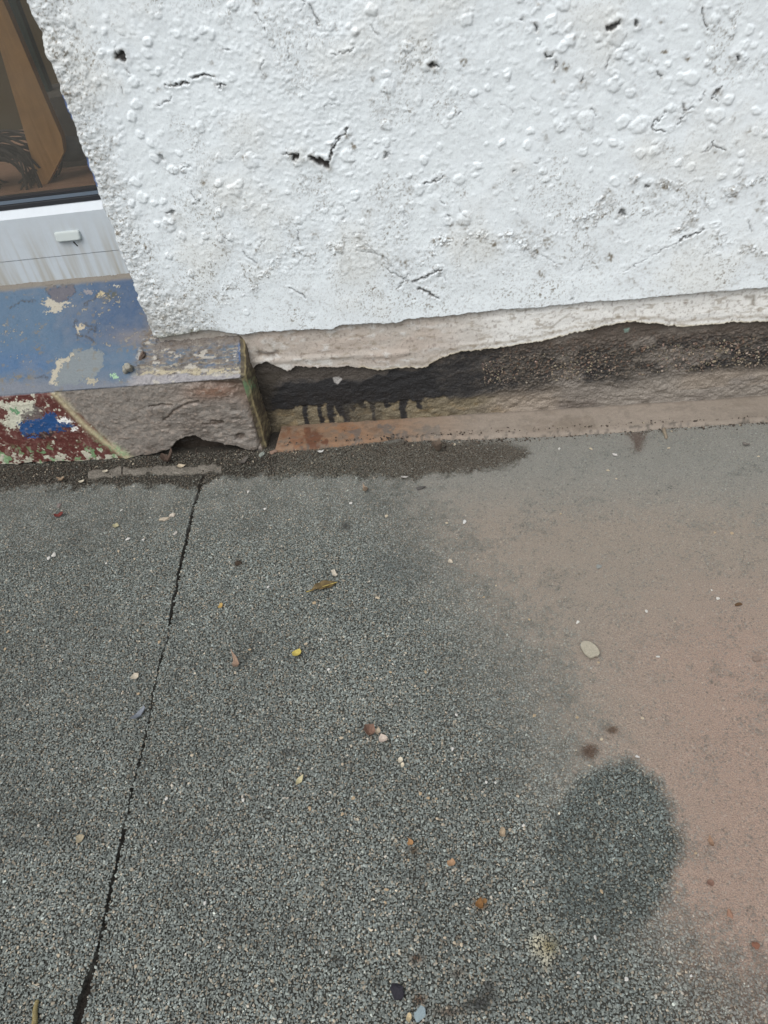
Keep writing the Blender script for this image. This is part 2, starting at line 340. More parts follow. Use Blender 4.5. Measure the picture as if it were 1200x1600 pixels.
# shape: the sheet turns the corner into the reveal and folds under at the foot
jag = fbm(zfull, zfull * 0 + 3, 26, 4, 61) * 0.006 + fbm(zfull, zfull * 0 + 5, 110, 3, 62) * 0.003
jag = jag - 0.006
cr = np.clip(1 - U / RC, 0, 1) * (U >= 0)
PX_ = fx + jag * (1 - sst(0.0, 0.05, U)) * (U >= 0) + np.where(U < 0, jag, 0)
PY_ = YM - H + RC * cr ** 2 * 0.8
back = np.where(U < 0, -U, 0)
PY_ = np.where(U < 0, YM + RC * 0.8 - H * np.exp(-back / 0.01) + back, PY_)
under = V < 0
PZ_ = zfull + 0
PZ_ = np.where(under, PZ_ + 0.001, PZ_)
PY_ = np.where(under, PY_ + (-V) * 1.9, PY_)
blue = alb((40, 74, 130), EW)
bm = (U < 0) | ((U < 0.006) & (fbm(zfull, zfull * 0, 38, 3, 71) > 0.12))
C = mix(C, blue, (bm & (py < 300)).astype(float) * 0.9)
C = np.where(under[..., None], alb((96, 88, 80), EW), C)
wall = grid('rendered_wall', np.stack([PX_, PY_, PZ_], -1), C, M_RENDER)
tag(wall, 'thick white painted pebbly render of the wall, holed and cracked, right of the window', 'wall')

# ------------------------------------------------------------------ older render band under it
bx = axis([(-0.74, 0.66, 0.0018), (0.66, 1.7, 0.03)])
bv = axis([(-0.007, 0.0, 0.0018), (0.0, 0.11, 0.0018), (0.11, 0.16, 0.01)])
U, V = np.meshgrid(bx, bv)
BOT = [(385, 579), (394, 576), (402, 570), (418, 565), (430, 572), (450, 579), (462, 572), (490, 574), (545, 573), (570, 575), (590, 579), (604, 577), (628, 575), (660, 576), (668, 574), (674, 566), (686, 561), (720, 550), (780, 543), (860, 530), (900, 519), (935, 512), (985, 503), (1025, 505), (1062, 511), (1110, 507), (1150, 503), (1200, 503), (1300, 498)]
zb2 = ztop_edge(U, BOT, YB); zb2 = np.where(U < XE - 0.004, ZS + 0.01, zb2)
zb2 = zb2 + fbm(U, U * 0, 90, 4, 3) * 0.0035 + fbm(U, U * 0, 330, 3, 8) * 0.0026
Z = zb2 + np.maximum(V, 0)
px, py = pix(U, np.full_like(U, YB), Z)
n1 = fbm(U, Z * 3, 10, 3, 4); n2 = fbm(U, Z * 2, 45, 4, 5); n3 = fbm(U, Z, 160, 4, 6)
H = n1 * 0.002 + n2 * 0.0007 + n3 * 0.0004
vv = py + 0.072 * (px - 600)
H += 0.0025 * np.exp(-((vv - 552 - 6 * n1) / 5) ** 2) * (px < 640)
cw = alb((210, 211, 208), EW); cb = alb((176, 170, 162), EW); cp = alb((168, 155, 144), EW); cg = alb((134, 124, 108), EW)
C = mix(np.broadcast_to(cb, U.shape + (3,)), cw, sst(660, 820, px + 60 * n1))
C = mix(C, cp, np.clip((1 - sst(640, 800, px)) * 0.55 * sst(-0.2, 0.4, n1), 0, 1))
C = mix(C, cw * 0.92, np.clip(sst(0.1, 0.5, n2) * 0.6 * (1 - sst(640, 760, px)), 0, 1))
C = mix(C, cg, np.clip(sst(0.15, 0.5, fbm(U, Z * 3, 60, 4, 14)) * 0.6 + 0.5 * np.exp(-((V - 0.012 - 0.004 * n2) / 0.004) ** 2) * (px > 640), 0, 0.8))
C = mix(C, alb((202, 192, 160), EW), np.clip((1 - sst(0.0, 0.006, V)) * 0.5 * (px > 560), 0, 1))
C = mix(C, cb * 0.8, (1 - sst(385, 410, px)) * 0.6)
dd = dline(px + 3 * n3, py + 3 * n3, [(405, 553), (425, 556), (432, 552)])
C = mix(C, alb((96, 86, 76), EW), np.exp(-(dd / 4) ** 2) * 0.7); H -= np.exp(-(dd / 4) ** 2) * 0.004
dd = dline(px, py, [(860, 513), (875, 500), (890, 490)])
C = mix(C, cg * .7, np.exp(-(dd / 1.6) ** 2) * 0.5)
dd = dline(px, py + 3 * n3, [(1166, 465), (1178, 463), (1176, 475)])
C = mix(C, cg * .6, np.exp(-(dd / 3) ** 2) * 0.7)
C = mix(C, alb((112, 100, 92), EW), np.clip(sst(0.25, 0.5, fbm(U, Z, 210, 3, 24)) * 0.5, 0, 1))
PY_ = YB - H; PY_ = np.where(V < 0, PY_ + (-V) * 1.6, PY_)
band = grid('render_band', np.stack([U, PY_, Z], -1), C, M_BAND)
tag(band, 'strip of older cracked cream render with a ragged foot, below the white wall', 'render strip')

# ------------------------------------------------------------------ tarred foot of the wall
dx_ = axis([(-0.60, 0.68, 0.0016), (0.68, 1.7, 0.03)]); dz_ = axis([(-0.03, 0.0, 0.01), (0.0, 0.275, 0.0016)])
U, Z = np.meshgrid(dx_, dz_)
px, py = pix(U, np.full_like(U, YD), Z)
n1 = fbm(U, Z * 2, 9, 3, 31); n2 = fbm(U, Z * 1.6, 48, 4, 32); n3 = fbm(U, Z, 170, 4, 33); nf = fbm(U, Z * 1.3, 260, 3, 34)
v = py + 0.066 * (px - 600)
rgt = sst(690, 830, px + 60 * n1 + 30 * n2)
C = np.broadcast_to(alb((74, 69, 64), EW), U.shape + (3,)).copy()
tar_top = 587 - 10 * sst(560, 610, px) - 22 * sst(640, 760, px) + 6 * n2 + 8 * n1
tar_bot = 628 + 7 * n2 - 12 * rgt * n1 - 14 * sst(900, 1100, px)
tm = sst(-3, 3, v - tar_top) * (1 - sst(-2 - 14 * rgt, 2 + 10 * rgt, v - tar_bot + 10 * rgt * n2))
C = mix(C, mix(np.broadcast_to(alb((40, 40, 41), EW), U.shape + (3,)), alb((64, 61, 57), EW), np.clip(rgt * (.5 + n1 + n2), 0, 1)), tm)
kh = alb((110, 102, 84), EW); gy = alb((130, 124, 116), EW); tn = alb((142, 128, 112), EW)
lowm = sst(-2 - 14 * rgt, 2 + 10 * rgt, v - tar_bot + 10 * rgt * n2)
lc = mix(np.broadcast_to(kh, U.shape + (3,)), gy, sst(700, 820, px + 60 * n1))
lc = mix(lc, kh * 0.5, np.clip(sst(0.0, 0.45, n2 + .4 * n3) * 0.75 * (1 - sst(760, 860, px)), 0, 1))
lc = mix(lc, alb((128, 112, 84), EW), np.clip(sst(0.1, 0.5, fbm(U, Z * 2, 36, 4, 48)) * 0.6 * (1 - sst(760, 860, px)), 0, 1))
lc = mix(lc, tn, np.clip((sst(740, 800, px + 30 * n2) * (1 - sst(860, 900, px + 30 * n2)) + 0.8 * sst(1040, 1080, px) * (v < 640)) * 0.5, 0, 1))
lc = mix(lc, alb((84, 76, 70), EW), np.clip(sst(860, 880, px) * (1 - sst(920, 950, px)) * sst(640, 648, v) * 0.8, 0, 1))
C = mix(C, lc, lowm)
drips = [(478, 664, 4.4), (501, 662, 3.6), (517, 662, 5.2), (529, 648, 3.2), (541, 657, 6.0), (551, 640, 3), (584, 655, 3.4), (631, 662, 5.2), (566, 636, 3), (605, 634, 2.6), (655, 636, 3), (455, 636, 3.4), (536, 645, 7)]
for x, yb, w in drips:
    top = [(x - 6 if x < 600 and x != 517 else x, 618), (x - 2, 635), (x + 2, yb)]
    d = dline(px + 2 * n3 + 3 * n2, py, top) + 0.05 * np.clip(py - 630, 0, 40) * (.5 + n2) - 4.5 * np.exp(-np.clip(py - 618, 0, 99) / 7)
    m_ = 1 - sst(w * 0.75, w * 1.35, d + 1.5 * n3)
    C = mix(C, alb((40, 39, 39), EW), m_)
ddx = sdpoly(px + 6 * n2, py + 6 * n2, [(535, 632), (600, 628), (596, 660), (545, 664)])
C = mix(C, alb((66, 62, 54), EW), (1 - sst(-3, 3, ddx)) * 0.55)
fleck = sst(0.12, 0.4, nf + 0.25 * n2)
stony = rgt * sst(-10, 6, v - 552) * (1 - sst(-8, 4, v - tar_bot))
C = mix(C, alb((112, 103, 92), EW), np.clip(fleck * stony * 0.6, 0, 1))
C = mix(C, alb((118, 90, 72), EW), np.clip(sst(0.3, 0.5, fbm(U, Z, 210, 3, 44)) * rgt * (v < 600) * 0.6, 0, 1))
C = mix(C, alb((84, 76, 69), EW), np.clip(rgt * (1 - sst(545, 575, v + 6 * n2)) * 0.75, 0, 1))
C, _ = patch(C, px, py, [(520, 590), (530, 588), (535, 592), (528, 600), (522, 597)], alb((150, 148, 145), EW), 1.5)
C, _ = patch(C, px, py, [(974, 514), (984, 512), (982, 519), (976, 520)], alb((112, 130, 122), EW), 1.5)
C, _ = patch(C, px, py, [(400, 575), (440, 585), (425, 620), (432, 680), (380, 690)], alb((62, 57, 50), EW), 14, 10, amt=.7)
C = mix(C, alb((118, 112, 105), EW), np.clip(rgt * .8 * sst(.05, .55, fbm(U, Z * 2, 13, 4, 46) + .10) + .3 * rgt * sst(600, 640, v), 0, 1))
H = n1 * 0.003 + n2 * 0.0022 + n3 * 0.0012 + stony * (nf * 0.0035) + tm * 0.0012
H -= 0.006 * sst(650, 700, v) * 0
H += 0.004 * lowm * (n2 * 0.5)
tar = grid('wall_foot', np.stack([U, YD - H, Z], -1), C, M_TAR)
tag(tar, 'black tarred foot of the wall with drips running down over khaki stone', 'wall')

# loose stones bedded in the tarred foot, right-hand half
def rock_mesh(name, seed, sub=1, flat=0.7, jag=0.25):
    import bmesh
    r = random.Random(seed)
    b = bmesh.new(); bmesh.ops.create_icosphere(b, subdivisions=sub, radius=1.0)
    ph = [r.uniform(0, 6.28) for _ in range(6)]; ax = (r.uniform(.75, 1.25), r.uniform(.7, 1.1))
    for w in b.verts:
        c = w.co
        k = 1 + jag * (math.sin(c.x * 3.1 + ph[0]) * math.sin(c.y * 2.7 + ph[1]) + 0.6 * math.sin(c.z * 4 + ph[2] + c.x * 3)) + r.uniform(-jag, jag) * 0.5
        w.co = Vector((c.x * ax[0] * k, c.y * ax[1] * k, max(min(c.z * k, 0.75), -0.8) * flat))
    me = bpy.data.meshes.new(name); b.to_mesh(me); b.free(); return me
chip_coll = bpy.data.collections.new('chip_shapes')
for k in range(8):
    me = rock_mesh('chip', 100 + k, 1, 0.62, 0.22); me.materials.append(M_CHIP)
    chip_coll.objects.link(bpy.data.objects.new('chip', me))
def scatter(name, P, rot, scl, colr, parent=None):
    me = bpy.data.meshes.new(name); n = len(P)
    me.vertices.add(n); me.vertices.foreach_set('co', P.astype(np.float32).ravel())
    for nm, ar, ty in (('rot', rot, 'FLOAT_VECTOR'), ('scl', scl, 'FLOAT_VECTOR')):
        a = me.attributes.new(nm, ty, 'POINT'); a.data.foreach_set('vector', ar.astype(np.float32).ravel())
    a = me.attributes.new('tint', 'FLOAT_COLOR', 'POINT')
    c4 = np.ones((n, 4), np.float32); c4[:, :3] = np.clip(colr, 0.003, 0.9); a.data.foreach_set('color', c4.ravel())
    me.update()
    o = link(name, me, None, parent)
    g = bpy.data.node_groups.new(name, 'GeometryNodeTree')
    g.interface.new_socket('Geometry', in_out='INPUT', socket_type='NodeSocketGeometry')
    g.interface.new_socket('Geometry', in_out='OUTPUT', socket_type='NodeSocketGeometry')
    N = g.nodes; L = g.links
    gi = N.new('NodeGroupInput'); go = N.new('NodeGroupOutput')
    ci = N.new('GeometryNodeCollectionInfo'); ci.inputs['Collection'].default_value = chip_coll
    ci.inputs['Separate Children'].default_value = True; ci.inputs['Reset Children'].default_value = True
    ip = N.new('GeometryNodeInstanceOnPoints'); ip.inputs['Pick Instance'].default_value = True
    r1 = N.new('GeometryNodeInputNamedAttribute'); r1.data_type = 'FLOAT_VECTOR'; r1.inputs['Name'].default_value = 'rot'
    r2 = N.new('GeometryNodeInputNamedAttribute'); r2.data_type = 'FLOAT_VECTOR'; r2.inputs['Name'].default_value = 'scl'
    e2 = N.new('FunctionNodeEulerToRotation')
    L.new(gi.outputs[0], ip.inputs['Points']); L.new(ci.outputs[0], ip.inputs['Instance'])
    L.new(r1.outputs[0], e2.inputs[0]); L.new(e2.outputs[0], ip.inputs['Rotation']); L.new(r2.outputs[0], ip.inputs['Scale'])
    L.new(ip.outputs[0], go.inputs[0])
    md = o.modifiers.new('scatter', 'NODES'); md.node_group = g
    return o

n = 1500
sx = rng.uniform(-0.02, 0.60, n); sz = rng.uniform(0.06, 0.16, n)
spx, spy = pix(sx, np.full(n, YD), sz); sv = spy + 0.066 * (spx - 600)
kp = (sv > 555) & (sv < 612) & (rng.random(n) < 0.35 + vn(sx * 30, sz * 50, 3)) ; sx, sz = sx[kp], sz[kp]; n = len(sx)
sc_ = rng.uniform(0.0012, 0.0034, (n, 1)) * np.array([[1, 1, 1]])
cc = alb((138, 126, 112), EW) * rng.uniform(0.3, 1.05, (n, 1)) * (1 + rng.uniform(-.08, .08, (n, 3)))
o = scatter('wall_aggregate', np.stack([sx, np.full(n, YD - 0.001), sz], -1), rng.uniform(0, 6.28, (n, 3)), sc_, cc, tar)
tag(o, kind='stuff')

# ------------------------------------------------------------------ terracotta mortar ledge at the foot
lx = axis([(-0.515, 0.66, 0.0018), (0.66, 1.7, 0.03)])
prof = [(-0.004, -0.006), (-0.001, 0.002), (0.002, 0.0055), (0.006, 0.007)] + [(0.006 + 0.0022 * k, 0.007 + 0.00016 * k) for k in range(1, 36)]
U = np.repeat(lx[None, :], len(prof), 0); T = np.array([p[0] for p in prof])[:, None]; ZZ = np.array([p[1] for p in prof])[:, None]
front = interp(lx, [(on_z(a, b, 0.004)[0], on_z(a, b, 0.004)[1]) for a, b in [(440, 703), (500, 698), (560, 692), (625, 682), (640, 687), (700, 684), (760, 684), (800, 681), (880, 679), (1000, 671), (1040, 667), (1120, 662), (1200, 657), (1300, 651)]])
front = front + fbm(lx, lx * 0, 45, 4, 7) * 0.003
Yp = front[None, :] + T * (YD + 0.006 - front[None, :]) / (0.006 + 0.0022 * 35)
Yp = np.minimum(Yp, YD + 0.01)
px, py = pix(U, Yp, ZZ + 0 * U)
n1 = fbm(U, Yp, 12, 3, 71); n2 = fbm(U, Yp * 2, 50, 4, 72); n3 = fbm(U, Yp, 200, 4, 73)
Zp = ZZ + n1 * 0.0015 + n2 * 0.001 + n3 * 0.0005
C = np.broadcast_to(alb((152, 131, 112), EG), U.shape + (3,)).copy()
C = mix(C, alb((160, 149, 137), EG), sst(660, 760, px + 50 * n1))
C = mix(C, alb((148, 116, 90), EG), np.clip((1 - sst(600, 680, px)) * (0.5 + n1), 0, 1))
C = mix(C, alb((120, 106, 92), EG), np.clip(sst(0.0, 0.5, n2 + 0.6 * n1) * 0.55, 0, 1))
C, _ = patch(C, px, py, [(476, 672), (500, 668), (506, 680), (505, 692), (490, 697), (478, 695)], alb((104, 66, 48), EG), 8, 22, .1, amt=.85)
C, _ = patch(C, px, py, [(440, 672), (470, 668), (475, 690), (445, 700)], alb((136, 98, 74), EG), 8, 22, .1, amt=.8)
C, _ = patch(C, px, py, [(524, 664), (560, 662), (566, 678), (540, 682)], alb((150, 110, 80), EG), 10, 8, amt=.7)
for pl in ([(612, 675), (645, 671), (640, 680), (615, 681)], [(655, 668), (690, 668), (700, 680), (665, 683)], [(548, 672), (562, 670), (566, 688), (556, 690)], [(588, 665), (606, 660), (604, 676), (596, 678)]):
    C, _ = patch(C, px, py, pl, alb((106, 102, 98), EG), 4, 20, 0.12, amt=.75)
C, _ = patch(C, px, py, [(868, 662), (890, 652), (925, 655), (930, 668), (915, 676), (870, 674)], alb((120, 108, 94), EG), 6, 12, 0.12, amt=.8)
C = mix(C, alb((128, 120, 108), EG), sst(1060, 1140, px + 40 * n2) * 0.45)
C = mix(C, alb((120, 112, 102), EG), np.clip(sst(.1, .5, fbm(U, Yp, 75, 4, 76)) * .6, 0, 1)); C = mix(C, alb((112, 84, 64), EG), np.clip(sst(.15, .5, fbm(U, Yp * 2, 60, 4, 78)) * .6 * (1 - sst(540, 700, px)), 0, 1)); C = mix(C, alb((156, 146, 134), EG), sst(600, 720, px) * .5)
C = mix(C, alb((96, 92, 86), EG), np.clip(sst(0.1, 0.4, fbm(U, Yp, 130, 3, 75)) * 0.6 * ((T < 0.012) + 0.15), 0, 0.8))
C = mix(C, alb((88, 82, 74), EG), np.clip(sst(0.07, 0.08, T) * 0.5, 0, 1) + 0 * px)
ledge = grid('mortar_ledge', np.stack([U, Yp, Zp], -1), C, M_BAND, flip=False)
tag(ledge, 'thin orange to pinkish mortar ledge along the ground, rust stained at one end', 'ledge')

# ------------------------------------------------------------------ sill block: painted sloping top, red-brown and bare stone front
sill = empty('window_sill', (-0.95, YF, 0)); tag(sill, 'sloping blue painted stone sill with flaking paint, its front half red and half bare', 'sill')
pts = []                                     # (y, z) of the cross section, from the foot up the front, then up the slope
for z in np.arange(-0.01, ZS - 0.004, 0.0012): pts.append((YF, z))
for a in np.linspace(0, 1, 5)[1:]: pts.append((YF + 0.004 * (1 - math.cos(a * 0.785)), ZS - 0.004 + 0.004 * math.sin(a * 1.57)))
y0, z0 = pts[-1]
for s in np.arange(0.0012, 0.192, 0.0012): pts.append((y0 + s, z0 + s))
pts = np.array(pts); nf_ = len(np.arange(-0.01, ZS - 0.004, 0.0012))
w = np.concatenate([np.arange(0, 0.11, 0.002)[1:]])
sx_ = axis([(-1.75, -1.30, 0.02), (-1.30, XE, 0.0012)])
nX = len(sx_)
Uf = np.concatenate([sx_, XE + w])            # beyond XE the sheet turns round the end
U, S = np.meshgrid(Uf, np.arange(len(pts)))
Y0 = pts[:, 0][:, None] + 0 * U; Z0 = pts[:, 1][:, None] + 0 * U
wrap = np.maximum(U - XE, 0)
X0 = np.minimum(U, XE) ; Y0 = Y0 + wrap
endr = 0.018
cr = np.clip(1 - np.abs(U - XE) / endr, 0, 1)
px, py = pix(X0, Y0, Z0)
fm = (S < nf_); tmk = ~fm; em = (U > XE)
q = np.where(fm, Z0, Z0 + Y0)
n1 = fbm(U, q, 10, 3, 81); n2 = fbm(U, q, 45, 4, 82); n3 = fbm(U, q, 150, 4, 83); n4 = fbm(U, q * 3, 60, 4, 84)
H = n1 * 0.0015 + n2 * 0.001 + n3 * 0.0005
# --- the top
bl = np.broadcast_to(alb((68, 98, 124), 1.2), U.shape + (3,)).copy()
bl = mix(bl, alb((40, 73, 108), 1.2), np.clip(sst(60, 200, px) * (1 - sst(520, 560, py)) + 0.5 * n1, 0, 1))
bl = mix(bl, alb((52, 92, 132), 1.2), np.clip(np.exp(-(((py - 570) / 25) ** 2)) * (1 - sst(60, 100, px)) * 0.8, 0, 1))
bl = mix(bl, alb((104, 111, 122), 1.2), np.clip(sst(588, 602, py + 5 * n2) * (1 - sst(200, 230, px)), 0, 1))
bl = mix(bl, alb((100, 110, 122), 1.2), np.clip(sst(-0.1, 0.5, n1 + 0.5 * n2) * 0.4, 0, 1))
C = bl
n5 = fbm(U, q, 330, 3, 85)
wx, wy = px + 7 * n2 + 4 * n3 + 3 * n5, py + 5 * n2 + 4 * n3 + 3 * np.roll(n5, 9, 1)
def P_(C, H, poly, c, dep=0.0, soft=1.0, amt=1.0):
    d = sdpoly(wx, wy, poly); m_ = (1 - sst(-soft / 2, soft / 2, d)) * tmk
    return mix(C, alb(c, 1.2), m_ * amt), H + dep * m_
C, H = P_(C, H, [(68, 450), (118, 446), (120, 458), (104, 468), (92, 473), (80, 467)], (84, 84, 94), -0.0018)
C, H = P_(C, H, [(64, 476), (72, 463), (82, 468), (92, 474), (110, 470), (112, 476), (88, 486), (66, 488), (80, 480)], (172, 167, 152), -0.0012)
C, H = P_(C, H, [(92, 562), (118, 550), (140, 543), (156, 546), (162, 562), (150, 586), (118, 600), (84, 602)], (112, 122, 126), 0.0)
C, H = P_(C, H, [(84, 583), (88, 562), (118, 553), (119, 557), (96, 566), (92, 585), (84, 602), (76, 600)], (172, 166, 148), -0.001)
C, H = P_(C, H, [(130, 598), (140, 590), (156, 592), (146, 600)], (160, 154, 134), -0.001)
C, H = P_(C, H, [(146, 460), (158, 454), (162, 458), (152, 465)], (190, 176, 140), -0.001)
C, H = P_(C, H, [(176, 446), (184, 444), (182, 449)], (200, 196, 182), -0.001)
C, H = P_(C, H, [(174, 430), (182, 428), (183, 433)], (200, 196, 182), -0.001)
C, H = P_(C, H, [(129, 452), (140, 450), (142, 458), (132, 459)], (128, 126, 130), -0.001)
C, H = P_(C, H, [(116, 509), (132, 508), (136, 511), (124, 514), (122, 522), (118, 516)], (182, 172, 150), -0.001)
C, H = P_(C, H, [(176, 588), (185, 587), (186, 592), (177, 592)], (150, 190, 150), 0.0004)
C = mix(C, alb((66, 68, 48), 1.2), tmk * np.clip(np.exp(-(((px - 172) / 14) ** 2 + ((py - 461) / 8) ** 2)) * sst(-.2, .3, n3) * 1.2, 0, .9))
for cx, cy, rx_, ry_ in [(57, 525, 5, 7), (60, 545, 8, 9), (35, 590, 22, 5), (55, 578, 10, 4), (10, 594, 12, 5), (205, 545, 20, 6), (60, 515, 4, 4)]:
    C = mix(C, alb((110, 100, 76), 1.2), tmk * np.clip(np.exp(-(((px - cx) / rx_) ** 2 + ((py - cy) / ry_) ** 2)) * sst(0.0, .35, n3), 0, .85))
for pl in ([(15, 481), (24, 472), (36, 469), (50, 468)], [(113, 510), (118, 500)], [(135, 510), (150, 507), (146, 515), (138, 518)], [(118, 524), (128, 525)], [(135, 526), (145, 532)], [(133, 478), (142, 470), (149, 460)], [(60, 592), (70, 588)]):
    d = dline(wx, wy, pl); m_ = np.exp(-(d / 1.5) ** 2) * tmk
    C = mix(C, alb((62, 58, 54), 1.2), m_ * .85); H -= m_ * 0.0015
chipn = fbm(U, q, 120, 4, 95) + .5 * fbm(U, q, 16, 3, 96)          # small flakes lost all over the slope
m_ = sst(.60, .66, chipn) * tmk; C = mix(C, alb((150, 144, 128), 1.2), m_ * .9); H -= m_ * .0012
m_ = sst(.53, .60, chipn) * (1 - sst(.60, .62, chipn)) * tmk; C = mix(C, alb((60, 64, 66), 1.2), m_ * .45)
m_ = sst(.42, .5, fbm(U, q, 60, 4, 97)) * tmk; C = mix(C, alb((112, 104, 84), 1.2), m_ * .5)
# dusty sealant line at the back of the slope
bk = sst(0.172, 0.180, (Y0 - YF) * tmk + 0.002 * n2)
C = mix(C, alb((120, 114, 104), 1.2), bk * tmk)
dust = np.exp(-(((px - 215) / 45) ** 2 + ((py - 527) / 13) ** 2))
C = mix(C, alb((122, 116, 112), 1.2), np.clip(dust * 0.7 * tmk, 0, 1))
# right-hand stretch: mottled old paint over mortar
rt = sst(196, 214, px + 8 * n2 - (600 - py) * 0.25) * tmk
mo = np.broadcast_to(alb((112, 108, 104), 1.2), U.shape + (3,)).copy()
mo = mix(mo, alb((88, 104, 120), 1.2), sst(-0.1, 0.3, n4 + 0.3 * n2))
mo = mix(mo, alb((110, 98, 84), 1.2), sst(0.0, 0.3, fbm(U, q * 1.6, 44, 4, 88)) * 0.85)
mo = mix(mo, alb((64, 60, 56), 1.2), sst(0.3, 0.4, np.abs(fbm(U, q * 1.3, 55, 4, 87))) * 0.5)
mo = mix(mo, alb((156, 149, 132), 1.2), sst(0.28, 0.45, fbm(U, q * 2.5, 80, 4, 89)) * 0.8)
mo = mix(mo, alb((84, 100, 124), 1.2), sst(0.3, 0.5, fbm(U, q * 2.5, 70, 4, 90)) * 0.8)
edge_l = 585 - 0.01 * (px - 220)
mo = mix(mo, alb((174, 165, 140), 1.2), np.clip(1.2 * np.exp(-((py - edge_l + 4 + 9 * n2 + 5 * n5) / 5.5) ** 2) * sst(-0.15, 0.15, n4 + n3 + 0.15), 0, 1))
mo = mix(mo, alb((150, 148, 150), 1.2), sst(edge_l - 1, edge_l + 3, py + 4 * n2))
dd = dline(px, py, [(378, 535), (380, 560)]); mo = mix(mo, alb((88, 116, 160), 1.2), np.exp(-(dd / 5) ** 2))
mo = mix(mo, alb((178, 174, 164), 1.2), sst(.30, .36, fbm(U, q * 1.5, 52, 4, 187)) * .85)
C = mix(C, mo, rt); H += rt * (n3 * 0.0022 + n2 * 0.0026)
C = mix(C, alb((116, 108, 100), 1.2), tmk * np.clip(sst(XC - .03, XC + .02, X0 + .01 * n2) * sst(0.052, 0.058, Y0 - YF + .008 * n2), 0, 1) * .8)
# --- the front
st = np.broadcast_to(alb((120, 115, 109), EW), U.shape + (3,)).copy()
st = mix(st, alb((98, 92, 86), EW), sst(-0.1, 0.5, n1 + 0.4 * n2))
st = mix(st, alb((134, 126, 118), EW), sst(0.1, 0.5, fbm(U, q * 3, 22, 4, 91)) * 0.7)
st = mix(st, alb((118, 88, 70), EW), np.clip(np.exp(-(((px - 330) / 40) ** 2 + ((py - 612) / 12) ** 2)), 0, 1) * 0.8)
st = mix(st, alb((78, 70, 63), EW), sst(.1, .5, fbm(U, q * 2.5, 80, 4, 99)) * .55)
st = mix(st, alb((150, 142, 134), EW), sst(.35, .5, fbm(U, q * 2, 130, 3, 100)) * .5)
fh = n2 * 0.001 + n3 * .0006 + fbm(U, q * 2.2, 30, 4, 92) * 0.0028 * sst(200, 300, px)
ft_col = st
bnd = dline(px + 4 * n2, py + 4 * n2, [(72, 600), (100, 628), (130, 660), (165, 690), (205, 718)])
left = (py - 600) * 1.0 > (px + 4 * n2 - 72) * 0.895
rd = np.broadcast_to(alb((84, 46, 42), EW), U.shape + (3,)).copy()
rd = mix(rd, alb((102, 68, 64), EW), sst(0.0, 0.5, n2) * 0.6)
fx_, fy_ = px + 6 * n2 + 5 * n3 + 4 * n5, py + 5 * n2 + 5 * n3 + 4 * np.roll(n5, 9, 1)
def Q_(Cc, poly, c, soft=1.5, amt=1.0):
    d = sdpoly(fx_, fy_, poly); m_ = 1 - sst(-soft / 2, soft / 2, d); return mix(Cc, alb(c, EW), m_ * amt), m_
cream = (184, 184, 168)
rd, m1 = Q_(rd, [(-60, 626), (0, 627), (40, 625), (60, 624), (52, 640), (36, 652), (24, 670), (10, 664), (2, 660), (16, 648), (8, 636), (-60, 640)], cream)
rd, m2 = Q_(rd, [(40, 640), (56, 632), (70, 640), (64, 650), (40, 656), (30, 652)], (96, 92, 90), amt=.8)
rd = mix(rd, alb(cream, EW), np.clip(sst(0.36, 0.46, fbm(U, q, 90, 4, 93) + 0.45 * sst(700, 722, py + 0.06 * px)) , 0, 1) * .9)
rd = mix(rd, alb((112, 150, 108), EW), np.clip(sst(0.2, 0.35, fbm(U, q, 80, 3, 94)) * sst(690, 712, py + 0.06 * px) * 0.8, 0, 1))
rd, m3 = Q_(rd, [(26, 658), (40, 655), (62, 652), (78, 644), (88, 645), (94, 656), (112, 660), (118, 665), (100, 671), (70, 675), (34, 677)], (34, 70, 116))
rd, m4 = Q_(rd, [(92, 656), (104, 652), (114, 656), (115, 660), (98, 660)], (214, 214, 210))
rd, m5 = Q_(rd, [(112, 666), (120, 664), (122, 670), (115, 674)], (214, 214, 210))
rd, m6 = Q_(rd, [(32, 677), (60, 678), (90, 674), (86, 682), (50, 684)], (40, 38, 40), amt=.8)
rd, m7 = Q_(rd, [(40, 680), (62, 680), (60, 684), (42, 684)], (40, 78, 134))
rd, m8 = Q_(rd, [(16, 637), (26, 634), (28, 642), (20, 644)], (96, 140, 104))
ft_col = mix(ft_col, rd, left.astype(float))
fh = np.where(left, fh * 0.4 + 0.0035 + 0.001 * (m1 + m3), fh)
ft_col = mix(ft_col, alb((174, 166, 136), EW), np.exp(-(bnd / 4.5) ** 2) * 0.85)
ft_col = mix(ft_col, alb((128, 160, 120), EW), np.exp(-(bnd / 6) ** 2) * sst(0.0, 0.3, n3 + .3 * n2) * sst(660, 700, py) * .8)
fh = fh + np.exp(-(bnd / 3.5) ** 2) * 0.003
# the arris is nibbled
ar = np.exp(-((Z0 - ZS) / .006) ** 2) * (~em) * np.clip(fbm(U, U * 0 + 1, 60, 4, 98), 0, 1); fh = fh - ar * .012
